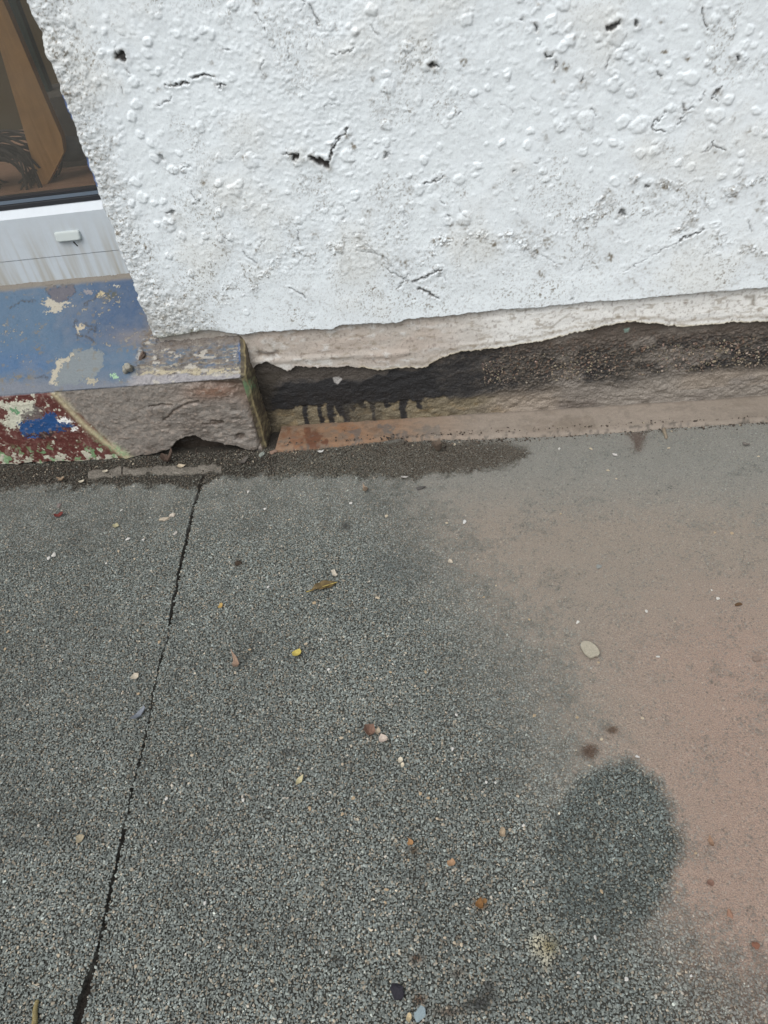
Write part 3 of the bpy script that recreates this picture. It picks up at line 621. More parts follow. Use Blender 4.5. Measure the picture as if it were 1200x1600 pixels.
# chipped upper right corner, and the hollow under it
ch = sdpoly(px + 4 * n2, py + 4 * n2, [(290, 598), (335, 602), (365, 616), (384, 640), (402, 668), (404, 700), (430, 700), (430, 594)])
chm = (1 - sst(-10, 6, ch)) * fm * (~em)
fh = fh - chm * 0.016
ft_col = mix(ft_col, alb((112, 90, 74), EW), chm * .4)
for pl, dpt in (([(235, 636), (250, 633), (268, 634)], .004), ([(318, 664), (345, 661)], .003), ([(255, 655), (285, 634), (310, 628)], .003), ([(330, 658), (348, 659)], .003)):
    d = dline(px + 3 * n2, py + 3 * n2, pl); m_ = np.exp(-(d / 2.2) ** 2) * fm
    fh = fh - m_ * dpt; ft_col = mix(ft_col, alb((64, 54, 46), EW), m_ * .8)
hd = sdpoly(px, py, [(366, 682), (372, 677), (382, 678), (385, 685), (376, 690), (368, 688)])
hm = (1 - sst(-4, 2, hd)) * fm; fh = fh - hm * 0.006; ft_col = mix(ft_col, alb((80, 70, 62), EW), hm * .8)
ft_col = mix(ft_col, alb((150, 136, 124), EW), np.clip(sst(.2, .4, n3) * .35, 0, 1))
# --- the end face
ec = np.broadcast_to(alb((92, 84, 72), EW), U.shape + (3,)).copy()
ec = mix(ec, alb((126, 118, 94), EW), sst(-.1, .4, n4)); ec = mix(ec, alb((70, 66, 56), EW), sst(0.1, .5, n2) * .8)
ec = mix(ec, alb((188, 174, 132), EW), np.exp(-((wrap - 0.018 - 0.012 * n1 + 0.1 * np.clip(Z0 - 0.1, -1, 0) * 0.15) / 0.0035) ** 2) * sst(0.2, 0.13, Z0) * .8 if False else np.exp(-((wrap - 0.012 - 0.008 * n1) / 0.004) ** 2) * .7)
ec = mix(ec, alb((126, 160, 120), EW), np.exp(-(((Z0 - 0.165) / 0.015) ** 2 + ((wrap - 0.003) / 0.012) ** 2)) * .7)
C = np.where(fm[..., None], ft_col, C)
C = np.where(em[..., None], ec, C)
gm = np.exp(-(((px - 392) / 10) ** 2 + ((py - 600) / 9) ** 2)); C = mix(C, alb((120, 156, 116), EW), np.clip(gm * sst(-.2, .3, n3) * .8, 0, 1) * fm)
H = np.where(fm, H + fh, H)
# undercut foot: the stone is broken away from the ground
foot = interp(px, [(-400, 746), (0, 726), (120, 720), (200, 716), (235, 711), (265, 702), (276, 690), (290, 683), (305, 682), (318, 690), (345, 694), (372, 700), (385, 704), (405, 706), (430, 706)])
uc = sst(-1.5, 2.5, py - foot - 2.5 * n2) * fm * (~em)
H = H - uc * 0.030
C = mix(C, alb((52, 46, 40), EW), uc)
nrm_y = np.where(fm, -1.0, -0.707); nrm_z = np.where(fm, 0.0, 0.707)
Px = X0 - endr * cr ** 2 * 0.5; Py = Y0 + H * nrm_y; Pz = Z0 + H * nrm_z
Px = np.where(em, XE + (n2 * 0.003 + n3 * 0.001) * sst(0, 0.01, wrap) - endr * cr ** 2 * 0.5, Px)
Py = np.where(em, Y0, Py); Pz = np.where(em, Z0 + H * nrm_z * (1 - sst(0, .01, wrap)), Pz)
Py = np.where(em & fm, Y0 - H * (1 - sst(0, .008, wrap)), Py)
Pz = np.where(em & tmk, Z0 - 0.001 * sst(0, 0.004, wrap), Pz)
PP = np.stack([Px, Py, Pz], -1)
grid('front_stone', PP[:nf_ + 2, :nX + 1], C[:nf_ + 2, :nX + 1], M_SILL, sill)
grid('painted_top', PP[nf_ + 1:, :nX + 1], C[nf_ + 1:, :nX + 1], M_SILL, sill)
grid('end_face', PP[:, nX:], C[:, nX:], M_SILL, sill)

def rock(name, loc, size, rot, m, seed, parent=None, sub=3, flat=0.7, jag=0.2):
    me = rock_mesh(name, seed, sub, flat, jag)
    me.polygons.foreach_set('use_smooth', [sub > 1] * len(me.polygons))
    o = link(name, me, m, None); o.location = loc; o.scale = size; o.rotation_euler = rot
    if parent is not None: o.parent = parent; o.matrix_parent_inverse = Matrix.Translation(-parent.location)
    return o
m_mortar = mat('pale_mortar', alb((186, 184, 172), 1.0), 0.9, grain=(500, .25), bump=(300, .9, .003))
p = on_slope(201, 578, ZS, YF)
rock('mortar_lump', p + np.array([0, -0.002, 0.004]), (0.015, 0.010, 0.032), (0.7, 0.25, 0.3), m_mortar, 5, sill, jag=.3)
p = on_slope(222, 557, ZS, YF)
rock('mortar_lump', p + np.array([0, -0.001, 0.002]), (0.014, 0.006, 0.007), (0.2, -0.8, 0.2), mat('brown_mortar', alb((132, 116, 104), 1.1), 0.9, grain=(500, .25), bump=(300, .9, .003)), 6, sill, jag=.3)
def flake(name, outline, z_, thick, m, parent=None, curl=0.0, place=None, roll=0.0, smooth=True, lift=0.0):
    """thin irregular plate: outline in metres about its middle, curled along its length"""
    rings = [1.0, 0.6, 0.25]
    vs_, fs = [], []
    n_ = len(outline)
    for side in (1, 0):
        for r_ in rings:
            for x, y in outline:
                x2, y2 = x * r_, y * r_
                h = curl * (x2 * x2) * 40 + curl * (y2 * y2) * 60
                vs_.append((x2, y2, h + (thick if side else 0)))
        vs_.append((0, 0, thick if side else 0))
    b1 = len(rings) * n_ + 1
    for side, base in ((1, 0), (0, b1)):
        for k in range(len(rings) - 1):
            for i in range(n_):
                a, b = base + k * n_ + i, base + k * n_ + (i + 1) % n_
                c, d = b + n_, a + n_
                fs.append((a, b, c, d) if side else (d, c, b, a))
        ce = base + len(rings) * n_
        for i in range(n_):
            a, b = base + (len(rings) - 1) * n_ + i, base + (len(rings) - 1) * n_ + (i + 1) % n_
            fs.append((a, b, ce) if side else (ce, b, a))
    for i in range(n_):
        j = (i + 1) % n_; fs.append((b1 + i, b1 + j, j, i))
    o = mesh(name, vs_, fs, m, None, smooth)
    o.location = place if place is not None else (0, 0, 0)
    o.rotation_euler = (lift, 0, roll)
    if parent is not None: o.parent = parent; o.matrix_parent_inverse = Matrix.Translation(-parent.location)
    return o
def blob(rx_, ry_, n_=14, j=0.18, seed=0, pinch=0.0):
    r = random.Random(seed); out = []
    for i in range(n_):
        a = 2 * math.pi * i / n_; k = 1 + r.uniform(-j, j)
        yy = math.sin(a) * ry_ * k * (1 - pinch * abs(math.cos(a)) ** 2)
        out.append((math.cos(a) * rx_ * k, yy))
    return out

# ------------------------------------------------------------------ window: white plastic frame, gasket, glass, display inside
win = empty('shop_window', (-1.1, YWN, ZWB)); tag(win, 'white plastic window with dark gasket and a slotted drain cap, display inside', 'window')
m_upvc = mat('white_plastic', alb((178, 186, 192), EW), 0.35, 0.5, grain=(60, .03))
t = m_upvc.node_tree                          # rain-washed grime streaks
b = t.nodes['Principled BSDF']; base_l = b.inputs['Base Color'].links[0].from_socket
geo = t.nodes.new('ShaderNodeNewGeometry'); mp = t.nodes.new('ShaderNodeMapping'); mp.inputs['Scale'].default_value = (70, 1, 5)
ns = t.nodes.new('ShaderNodeTexNoise'); ns.inputs['Scale'].default_value = 1.0; ns.inputs['Detail'].default_value = 4; ns.inputs['Distortion'].default_value = 0.5
sp = t.nodes.new('ShaderNodeSeparateXYZ'); mrz = t.nodes.new('ShaderNodeMapRange')
mrz.inputs['From Min'].default_value = ZWB + 0.14; mrz.inputs['From Max'].default_value = ZWB; mrz.inputs['To Min'].default_value = 0.0; mrz.inputs['To Max'].default_value = 0.9
mrn = t.nodes.new('ShaderNodeMapRange'); mrn.inputs['From Min'].default_value = 0.38; mrn.inputs['From Max'].default_value = 0.68
mu = t.nodes.new('ShaderNodeMath'); mu.operation = 'MULTIPLY'
mx = t.nodes.new('ShaderNodeMix'); mx.data_type = 'RGBA'; mx.inputs[7].default_value = (*alb((150, 146, 134), EW), 1)
t.links.new(geo.outputs['Position'], mp.inputs[0]); t.links.new(mp.outputs[0], ns.inputs['Vector'])
t.links.new(geo.outputs['Position'], sp.inputs[0]); t.links.new(sp.outputs['Z'], mrz.inputs['Value'])
t.links.new(ns.outputs['Fac'], mrn.inputs['Value']); t.links.new(mrn.outputs[0], mu.inputs[0]); t.links.new(mrz.outputs[0], mu.inputs[1])
t.links.new(mu.outputs[0], mx.inputs[0]); t.links.new(base_l, mx.inputs[6]); t.links.new(mx.outputs[2], b.inputs['Base Color'])
def extrude(name, prof_, x0, x1, m, parent, closed=True):
    n_ = len(prof_); vs_ = [(x0, a, c) for a, c in prof_] + [(x1, a, c) for a, c in prof_]
    fs = [(i, (i + 1) % n_, n_ + (i + 1) % n_, n_ + i) for i in range(n_)]
    fs += [tuple(range(n_ - 1, -1, -1)), tuple(range(n_, 2 * n_))]
    return mesh(name, vs_, fs, m, parent)
XL, XR = -1.75, XC + 0.03
ZC = on_y(0, 345, YWN)[2]                     # where the bevel of the rail begins
zg = on_y(0, 410, YWN)[2]
extrude('bottom_rail', [(YWN, zg + 0.0008), (YWN, ZC), (YWN + 0.016, ZC + 0.016), (YWN + 0.06, ZC + 0.016), (YWN + 0.06, zg + 0.0008)], XL, XR, m_upvc, win)
extrude('cill_trim', [(YWN + 0.0006, ZWB - 0.002), (YWN + 0.0006, zg - 0.0008), (YWN + 0.003, zg - 0.0004), (YWN + 0.05, zg - 0.0004), (YWN + 0.05, ZWB - 0.002)], XL, XR, m_upvc, win)
m_gask = mat('dark_gasket', (0.03, 0.032, 0.036), 0.5); m_gask2 = mat('grey_gasket', alb((96, 108, 120), EW), 0.4)
yg = YWN + 0.014; z_ = ZC + 0.0165
extrude('gasket', [(yg, z_), (yg, z_ + 0.008), (yg + 0.006, z_ + 0.010), (yg + 0.03, z_ + 0.010), (yg + 0.03, z_)], XL, XR, m_gask, win)
extrude('spacer_bar', [(yg + 0.004, z_ + 0.0105), (yg + 0.004, z_ + 0.017), (yg + 0.03, z_ + 0.017), (yg + 0.03, z_ + 0.0105)], XL, XR, m_gask2, win)
extrude('gasket', [(yg + 0.007, z_ + 0.0175), (yg + 0.007, z_ + 0.023), (yg + 0.03, z_ + 0.023), (yg + 0.03, z_ + 0.0175)], XL, XR, m_gask, win)
m_glass = bpy.data.materials.new('window_glass'); m_glass.use_nodes = True
t = m_glass.node_tree; t.nodes.clear()
o_ = t.nodes.new('ShaderNodeOutputMaterial'); tr = t.nodes.new('ShaderNodeBsdfTransparent'); gl = t.nodes.new('ShaderNodeBsdfGlossy'); mxs = t.nodes.new('ShaderNodeMixShader'); fr = t.nodes.new('ShaderNodeFresnel')
tr.inputs[0].default_value = (0.80, 0.79, 0.76, 1); gl.inputs['Roughness'].default_value = 0.02; fr.inputs[0].default_value = 1.75
gb = t.nodes.new('ShaderNodeNewGeometry'); mf = t.nodes.new('ShaderNodeMath'); mf.operation = 'SUBTRACT'; mf.inputs[0].default_value = 1; mg = t.nodes.new('ShaderNodeMath'); mg.operation = 'MULTIPLY'
t.links.new(gb.outputs['Backfacing'], mf.inputs[1]); t.links.new(fr.outputs[0], mg.inputs[0]); t.links.new(mf.outputs[0], mg.inputs[1]); t.links.new(mg.outputs[0], mxs.inputs[0]); t.links.new(tr.outputs[0], mxs.inputs[1]); t.links.new(gl.outputs[0], mxs.inputs[2]); df = t.nodes.new('ShaderNodeBsdfDiffuse'); df.inputs[0].default_value = (.42, .42, .40, 1); md_ = t.nodes.new('ShaderNodeMixShader'); nz = t.nodes.new('ShaderNodeTexNoise'); nz.inputs['Scale'].default_value = 9; nz.inputs['Detail'].default_value = 5; mz = t.nodes.new('ShaderNodeMapRange'); mz.inputs['To Min'].default_value = .03; mz.inputs['To Max'].default_value = .13
t.links.new(nz.outputs['Fac'], mz.inputs['Value']); t.links.new(mz.outputs[0], md_.inputs[0]); t.links.new(mxs.outputs[0], md_.inputs[1]); t.links.new(df.outputs[0], md_.inputs[2]); t.links.new(md_.outputs[0], o_.inputs[0])
YG = yg + 0.018
extrude('glass_pane', [(YG, z_ + 0.010), (YG, 1.6), (YG + 0.004, 1.6), (YG + 0.004, z_ + 0.010)], XL, XR, m_glass, win)
# drain cap: hooded slot cover
p = on_y(107, 368, YWN)
cap_o = []
def hood(w_, h_, d_):
    vs_, fs = [], []
    segs = 12
    for k, (ox, oz, oy) in enumerate(((1, 1, 0), (1, 1, 0.55), (0.96, 0.9, 0.85), (0.88, 0.7, 1.0))):
        for i in range(4):
            for q_ in range(segs // 4 + 1):
                a = math.pi / 2 * (i + q_ / (segs // 4))
                cxs = (w_ / 2 - h_ * .22) * (1 if i in (0, 3) else -1); czs = (h_ / 2 - h_ * .22) * (1 if i in (0, 1) else -1)
                x = (cxs + math.cos(a) * h_ * .22) * ox; z = (czs + math.sin(a) * h_ * .22) * oz
                y = -d_ * oy * (0.45 + 0.55 * (0.5 - z / h_)) if k else 0.001
                vs_.append((x, y, z))
    m_ = 16
    for k in range(3):
        for i in range(m_): fs.append((k * m_ + i, k * m_ + (i + 1) % m_, (k + 1) * m_ + (i + 1) % m_, (k + 1) * m_ + i))
    fs.append(tuple(range(3 * m_, 4 * m_)))
    return vs_, fs
v_, f_ = hood(0.060, 0.021, 0.010)
cap = mesh('drain_cap', [(p[0] + a, p[1] + b_ - 0.0003, p[2] + c) for a, b_, c in v_], f_, mat('cap_plastic', alb((168, 176, 175), EW), 0.5), win, False)
m_blk = mat('slot_black', (0.01, 0.01, 0.01), 0.8)
a, b_ = on_y(114, 378, YWN), on_y(121, 385, YWN)
mesh('drain_slot', [(a[0], YWN - 0.001, a[2]), (b_[0], YWN - 0.001, b_[2]), (b_[0] + 0.002, YWN - 0.001, b_[2] + 0.001), (a[0] + 0.003, YWN - 0.001, a[2] + 0.001),
                    (a[0], YWN + 0.001, a[2]), (b_[0], YWN + 0.001, b_[2]), (b_[0] + 0.002, YWN + 0.001, b_[2] + 0.001), (a[0] + 0.003, YWN + 0.001, a[2] + 0.001)],
     [(0, 1, 2, 3), (4, 7, 6, 5), (0, 4, 5, 1), (1, 5, 6, 2), (2, 6, 7, 3), (3, 7, 4, 0)], m_blk, win)

# inside the window
def box(name, x0, x1, y0, y1, z0, z1, m, parent=None):
    v = [(x, y, z) for x in (x0, x1) for y in (y0, y1) for z in (z0, z1)]
    f = [(0, 1, 3, 2), (4, 6, 7, 5), (0, 4, 5, 1), (2, 3, 7, 6), (0, 2, 6, 4), (1, 5, 7, 3)]
    return mesh(name, v, f, m, parent)
def wood(name, c, ax=(6, 60, 60)):
    m = mat(name, c, 0.55, grain=(30, .1)); t = m.node_tree; b = t.nodes['Principled BSDF']
    base_l = b.inputs['Base Color'].links[0].from_socket
    tc = t.nodes.new('ShaderNodeTexCoord'); mp = t.nodes.new('ShaderNodeMapping'); mp.inputs['Scale'].default_value = ax
    n = t.nodes.new('ShaderNodeTexNoise'); n.inputs['Scale'].default_value = 1; n.inputs['Detail'].default_value = 5; n.inputs['Distortion'].default_value = 1.2
    mr = t.nodes.new('ShaderNodeMapRange'); mr.inputs['To Min'].default_value = 0.6; mr.inputs['To Max'].default_value = 1.4
    v = t.nodes.new('ShaderNodeVectorMath'); v.operation = 'SCALE'
    t.links.new(tc.outputs['Object'], mp.inputs[0]); t.links.new(mp.outputs[0], n.inputs['Vector']); t.links.new(n.outputs['Fac'], mr.inputs['Value'])
    t.links.new(base_l, v.inputs[0]); t.links.new(mr.outputs[0], v.inputs['Scale']); t.links.new(v.outputs[0], b.inputs['Base Color'])
    return m
ZI = z_ + 0.018
YI = YG + 0.03
shelf = box('display_shelf', -2.0, -0.55, YI - 0.012, 0.95, ZI - 0.03, ZI, wood('shelf_wood', (0.34, 0.21, 0.15)))
tag(shelf, 'brown wooden shelf inside the shop window', 'shelf')
bw = box('inner_wall', -2.2, -0.3, 0.97, 1.0, ZI - 0.2, 2.0, mat('olive_wall', (0.09, 0.07, 0.035), 0.9)); tag(bw, kind='structure')
sw = box('reveal_wall', -0.56, -0.53, YG + 0.03, 0.96, ZI - 0.2, 2.0, mat('inner_reveal', (0.14, 0.12, 0.08), 0.9)); tag(sw, kind='structure')
YP = YI + 0.05
pl = [(-42, -60), (-22, -60), (12, 18), (64, 140), (96, 214), (100, 238), (66, 303), (30, 180), (0, 78)]
vv_ = [on_y(a, b_, YP) for a, b_ in pl]; n_ = len(pl)
vs_ = [tuple(q_) for q_ in vv_] + [(q_[0], q_[1] + 0.018, q_[2]) for q_ in vv_]
fs = [tuple(range(n_)), tuple(range(2 * n_ - 1, n_ - 1, -1))] + [(i, n_ + i, n_ + (i + 1) % n_, (i + 1) % n_) for i in range(n_)]
plk = mesh('leaning_board', vs_, fs, wood('board_wood', (0.50, 0.29, 0.125), (60, 60, 6))); tag(plk, 'golden brown wooden board standing behind the window glass', 'board')
p = on_y(112, 232, YP + 0.05)
cu = rock('dark_cushion', (p[0], p[1], p[2]), (0.05, 0.04, 0.035), (0, 0.1, 0), mat('slate_cloth', (0.09, 0.095, 0.10), 0.9), 31, None, 3, .8, .02)
tag(cu, 'dark grey rounded object on the shelf beside the board behind glass', 'ornament')
a = on_y(100, 150, YP + 0.12)
cr_ = box('grey_crate', a[0] - .12, a[0] + .07, YP + .12, YP + .30, ZI + .0005, a[2], mat('grey_card', (0.13, 0.12, 0.11), .9, grain=(40, .2))); tag(cr_, 'plain grey brown box behind the wooden board in the shop window', 'box')
a, b_ = on_y(48, 90, YP + 0.2), on_y(75, 150, YP + 0.2)
gp = box('green_frame', a[0] - 0.03, a[0] + 0.015, YP + 0.2, YP + 0.22, ZI, 1.4, mat('green_paint', (0.02, 0.04, 0.032), 0.6)); tag(gp, 'dark green upright panel behind the wooden board, inside the window', 'panel')
# coil of twigs
import bmesh
cen = on_y(14, 268, YP + 0.02); tw = empty('twig_wreath', cen); tag(tw, 'round wreath of grey brown twigs lying behind the window glass', 'wreath')
m_tw = mat('twig_bark', (0.07, 0.06, 0.055), 0.8, vary=.3)
for k in range(60):
    n_ = 22; a0 = random.uniform(0, 6.28); ln = random.uniform(2, 5); rr = random.uniform(.045, .095); tz = random.uniform(-.02, .03); ty = random.uniform(-.3, .3); br = random.uniform(.0018, .0034)
    rows = []
    for i in range(n_):
        a = a0 + ln * i / (n_ - 1); r2 = rr + .008 * math.sin(a * 3 + k)
        c = np.array([math.cos(a) * r2 * 1.1, tz + .03 * math.sin(a + k), math.sin(a) * r2 * .8 + ty * .05])
        o1 = np.array([math.cos(a), 0, math.sin(a)]); o2 = np.array([0, 1.0, 0])
        rows.append([c + cen + (o1 * math.cos(q_) + o2 * math.sin(q_)) * br for q_ in np.linspace(0, 2 * math.pi, 6)])
    grid('twig', np.array(rows), None, m_tw, tw)

# ------------------------------------------------------------------ pavement: binder sheet, silt, joint
JOINT = [(318, 742), (312, 752), (300, 800), (283, 880), (262, 985), (245, 1060), (222, 1170), (205, 1235), (190, 1320), (170, 1400), (150, 1490), (128, 1560), (112, 1640), (90, 1750)]
GUT = [(-500, 735), (0, 724), (200, 712), (270, 700), (392, 650), (444, 650), (448, 702), (500, 700), (560, 696), (640, 694), (720, 692), (790, 698), (822, 706), (790, 722), (700, 734), (650, 742), (600, 738), (500, 742), (430, 745), (350, 742), (335, 756), (300, 760), (240, 757), (130, 758), (0, 763), (-500, 790)]
def ground_maps(x, y):
    px, py = pix(x, y, np.zeros_like(x))
    # only meaningful in front of the lens; far outside, plain asphalt
    n1 = fbm(x, y, 5, 3, 101); n2 = fbm(x, y, 26, 4, 102); n3 = fbm(x, y, 110, 3, 103)
    wxp, wyp = px + 22 * n1 + 8 * n2, py + 22 * n1 + 8 * n2
    bound = np.interp(wyp, [660, 700, 760, 850, 950, 1050, 1150, 1220, 1300, 1400, 1470, 1540, 1620], [540, 570, 600, 680, 760, 830, 875, 900, 960, 1020, 1060, 1120, 1200])
    silt = sst(-190, 170, wxp - bound + 35 * n3) * np.clip(1.02 + .22 * n2 + .22 * n3, 0, 1.1) * (1 - 0.35 * sst(1380, 1560, wyp))
    grey_dust = (1 - sst(735, 900, wyp)) * (0.55 + 0.3 * n2)              # pale dust by the wall
    grey_dust = np.maximum(grey_dust, 0.30 * np.exp(-(((wxp - 745) / 50) ** 2 + ((wyp - 1050) / 70) ** 2)))
    circ = np.hypot((px - 958) / 112, (py - 1325 + 0.15 * (px - 958)) / 150) + 0.09 * n2 + 0.05 * n1 + 0.06 * n3
    clean = 1 - sst(0.80, 1.08, circ)
    clean = np.maximum(clean, .35 - .35 * sst(-40, 40, sdpoly(wxp, wyp, [(860, 1420), (1010, 1400), (1000, 1500), (930, 1640), (820, 1640)])))
    silt = silt * (1 - clean)
    grey_dust = grey_dust * (1 - clean)
    pink = np.clip(sst(900, 1150, px + 60 * n1) * sst(820, 1050, py + 60 * n1), 0, 1)
    gut = 1 - sst(-5, 5 + 9 * sst(430, 600, px), sdpoly(px + 14 * n2 + 6 * n3, py + 9 * n2 + 5 * n3, GUT))
    gd = dline(px + 4 * n2 + 2 * n3, py, JOINT)
    jw = 1.5 + 1.3 * n2 + .8 * (n1 > .1) + 5.5 * sst(1500, 1570, py)
    joint = 1 - sst(jw * 0.7, jw * 1.25, gd + 1.2 * n3)
    return px, py, n1, n2, n3, silt, grey_dust, clean, pink, gut, joint
gx = axis([(-6, -1.4, 0.3), (-1.4, 0.8, 0.004), (0.8, 6, 0.3)]); gy_ = axis([(-6, -1.25, 0.3), (-1.25, 0.13, 0.004), (0.13, 0.16, 0.01)])
U, Vv = np.meshgrid(gx, gy_)
px, py, n1, n2, n3, silt, gdst, clean, pink, gut, joint = ground_maps(U, Vv)
inv = ((Vv > -1.3) & (np.abs(U) < 1.6)).astype(float)
fill = np.clip(np.maximum(silt, gdst) * inv, 0, 1)
Zg = -0.0026 + fill * 0.0027 + n2 * 0.0004 + n3 * 0.0003
Zg = Zg - joint * 0.006 * inv - gut * 0.003 * inv + 0.0015 * n1
Zg = Zg + gut * inv * (0.002 * n3)
binder = alb((82, 83, 78), EG)
out_ = np.clip(np.maximum(sst(.93, 1.0, U), sst(1.68, 1.75, -U)) + sst(1.2, 1.26, -Vv), 0, 1)
s_brown = alb((156, 146, 134), EG); s_pink = alb((170, 149, 135), EG); s_grey = alb((146, 145, 138), EG)
C = mix(np.broadcast_to(binder, U.shape + (3,)), alb((104, 107, 102), EG), out_)
sc1 = mix(mix(np.broadcast_to(s_grey, U.shape + (3,)), s_brown, np.clip(silt * 1.2 * sst(720, 860, py), 0, 1)), s_pink, pink)
C = mix(C, sc1, np.clip(fill * 1.15, 0, 1))
C = mix(C, alb((66, 62, 56), EG), gut * inv * .92)
C = mix(C, alb((104, 92, 82), EG), gut * inv * sst(520, 700, px) * .8)
C = mix(C, alb((46, 42, 38), EG), joint * inv)
stains = [([(978, 674), (1010, 673), (1006, 690), (1000, 706), (992, 704), (988, 690)], (98, 84, 76), 5), ([(910, 1165), (925, 1162), (938, 1172), (932, 1184), (915, 1186), (908, 1176)], (88, 70, 58), 8), ([(946, 1140), (958, 1135), (966, 1142), (956, 1150)], (92, 74, 60), 6)]
for pl, c, so_ in stains: C, _ = patch(C, px, py, pl, alb(c, EG), so_, 5, .1, amt=.85)
pav = grid('pavement', np.stack([U, Vv, Zg], -1), C, M_GROUND, None)
tag(pav, 'grey asphalt pavement with a joint line and brown silt', kind='structure')

# chips of stone in the asphalt
XX, YY = np.meshgrid(np.arange(-1.7, 0.95, 0.0030), np.arange(-1.22, 0.045, 0.0030))
cx = XX.ravel() + rng.uniform(-.002, .002, XX.size); cy = YY.ravel() + rng.uniform(-.002, .002, XX.size)
X2, Y2 = np.meshgrid(np.arange(-1.7, 0.95, 0.0050), np.arange(-1.22, 0.045, 0.0050))
kx = X2.ravel() + rng.uniform(-.004, .004, X2.size); ky = Y2.ravel() + rng.uniform(-.004, .004, X2.size)
X3, Y3 = np.meshgrid(np.arange(-1.7, 0.95, 0.0030), np.arange(-1.22, 0.045, 0.0030))
tx = X3.ravel() + rng.uniform(-.002, .002, X3.size); ty_ = Y3.ravel() + rng.uniform(-.002, .002, X3.size)
r_all = np.concatenate([rng.uniform(.0010, .0019, cx.size), rng.uniform(.0014, .0026, kx.size), rng.uniform(.0008, .0014, tx.size)])
cx, cy = np.concatenate([cx, kx, tx]), np.concatenate([cy, ky, ty_])
px, py, n1, n2, n3, silt, gdst, clean, pink, gut, joint = ground_maps(cx, cy)
inside = (px > -420) & (px < 1560) & (py > 640) & (py < 1700)
keep = inside & (joint < 0.35) & ((gut < rng.random(cx.size) * 1.5) | (px > 430 + 60 * n2)) & (rng.random(cx.size) < 0.93)
arr = [a[keep] for a in (cx, cy, r_all, px, py, n1, n2, n3, silt, gdst, clean, pink, gut)]
cx, cy, rr, px, py, n1, n2, n3, silt, gdst, clean, pink, gut = arr
N_ = len(cx)
czz = rng.uniform(-.0014, .0002, N_) + 0.0015 * n1
sc_ = rr[:, None] * np.stack([rng.uniform(.8, 1.25, N_), rng.uniform(.75, 1.1, N_), rng.uniform(.55, .95, N_)], -1)
rot = np.stack([rng.uniform(-.35, .35, N_), rng.uniform(-.35, .35, N_), rng.uniform(0, 6.28, N_)], -1)
g = rng.random(N_)
base = mix(np.broadcast_to(alb((136, 141, 134), EG), (N_, 3)), alb((122, 130, 127), EG), rng.random(N_))
base = mix(base, alb((150, 142, 126), EG), (rng.random(N_) < .14).astype(float))
base = base * np.exp(rng.normal(0, .30, N_))[:, None]
lt = rng.random(N_) < .017
base[lt] = alb((196, 190, 176), EG) * rng.uniform(.7, 1.15, (lt.sum(), 1))
base = base * np.clip(1 + .18 * n1 + .15 * n2 + .2 * n3 - .18 * sst(.2, .6, fbm(cx, cy, 9, 4, 140)), .45, 1.4)[:, None]
base = mix(base, base * np.array([.66, .69, .70]), clean)
dustc = mix(mix(np.broadcast_to(s_grey, (N_, 3)), s_brown, np.clip(silt * sst(720, 860, py), 0, 1)), s_pink, pink)
base = mix(base, dustc * rng.uniform(.55, 1.16, (N_, 1)), np.clip(np.maximum(silt, gdst * .8) * .70, 0, .80))
base = mix(base, base * np.array([.56, .50, .45]), np.clip(gut * 1.3, 0, 1) * (rng.random(N_) > .03))
for (ex_, ey_, rx_, ry_, c, a) in [(840, 1474, 12, 15, (196, 192, 170), 1.2), (853, 1494, 9, 17, (190, 187, 168), 1.1), (858, 1478, 14, 14, (132, 120, 74), .6), (752, 1412, 8, 8, (160, 110, 50), .6), (650, 1498, 11, 8, (92, 66, 46), .8), (655, 1562, 10, 9, (92, 66, 46), .8), (700, 1580, 26, 9, (98, 76, 58), .6), (748, 1568, 26, 14, (44, 42, 42), .75), (765, 1545, 14, 16, (52, 48, 46), .6), (921, 1174, 16, 13, (84, 66, 54), .85), (956, 1142, 11, 8, (88, 70, 56), .8), (715, 1520, 10, 8, (110, 84, 60), .5), (646, 1328, 8, 8, (80, 62, 38), .8), (995, 688, 14, 18, (96, 80, 70), .7), (540, 822, 7, 7, (60, 60, 58), .7), (1050, 762, 10, 6, (84, 88, 86), .7), (1025, 772, 9, 6, (88, 90, 88), .6), (372, 880, 7, 6, (60, 52, 44), .8), (530, 1500, 14, 10, (60, 62, 62), .5), (450, 1175, 16, 8, (62, 62, 62), .4), (610, 890, 60, 30, (96, 104, 104), .35)]:
    m_ = np.exp(-(((px - ex_) / rx_) ** 2 + ((py - ey_) / ry_) ** 2)) * a * 1.15
    base = mix(base, alb(c, EG) * rng.uniform(.75, 1.2, (N_, 1)), np.clip(m_, 0, .95))
o = scatter('asphalt_chips', np.stack([cx, cy, czz], -1), rot, sc_, base, pav); tag(o, kind='stuff')

# grit and soil crumbs lying in the gutter and along the ledge
n = 8000
gxp = rng.uniform(-60, 1230, n); gyp = rng.normal(0, 1, n)
along = np.interp(gxp, [0, 200, 400, 600, 1200], [738, 729, 712, 694, 660])
gyp = along + gyp * np.interp(gxp, [0, 300, 430, 700, 1200], [10, 10, 9, 5, 2.2])
G = np.array([on_z(a, b_, 0.001) for a, b_ in zip(gxp, gyp)])
ok = G[:, 1] < YF + .05; G = G[ok]; n = len(G); gxp = gxp[ok]
s_ = (.0005 + .0030 * rng.random((n, 1)) ** 4) * rng.uniform(.7, 1.2, (n, 3))
c_ = alb((92, 82, 72), EG) * np.exp(rng.normal(-.25, .45, (n, 1))); lt = rng.random(n) < .05; c_[lt] = alb((180, 170, 150), EG)
G[:, 2] = rng.uniform(-.002, .001, n)
G[:, 2] += np.where((G[:, 1] > 0.045) & (gxp > 440), .008, 0)
o = scatter('gutter_grit', G, rng.uniform(0, 6.28, (n, 3)), s_, c_, pav); tag(o, kind='stuff')

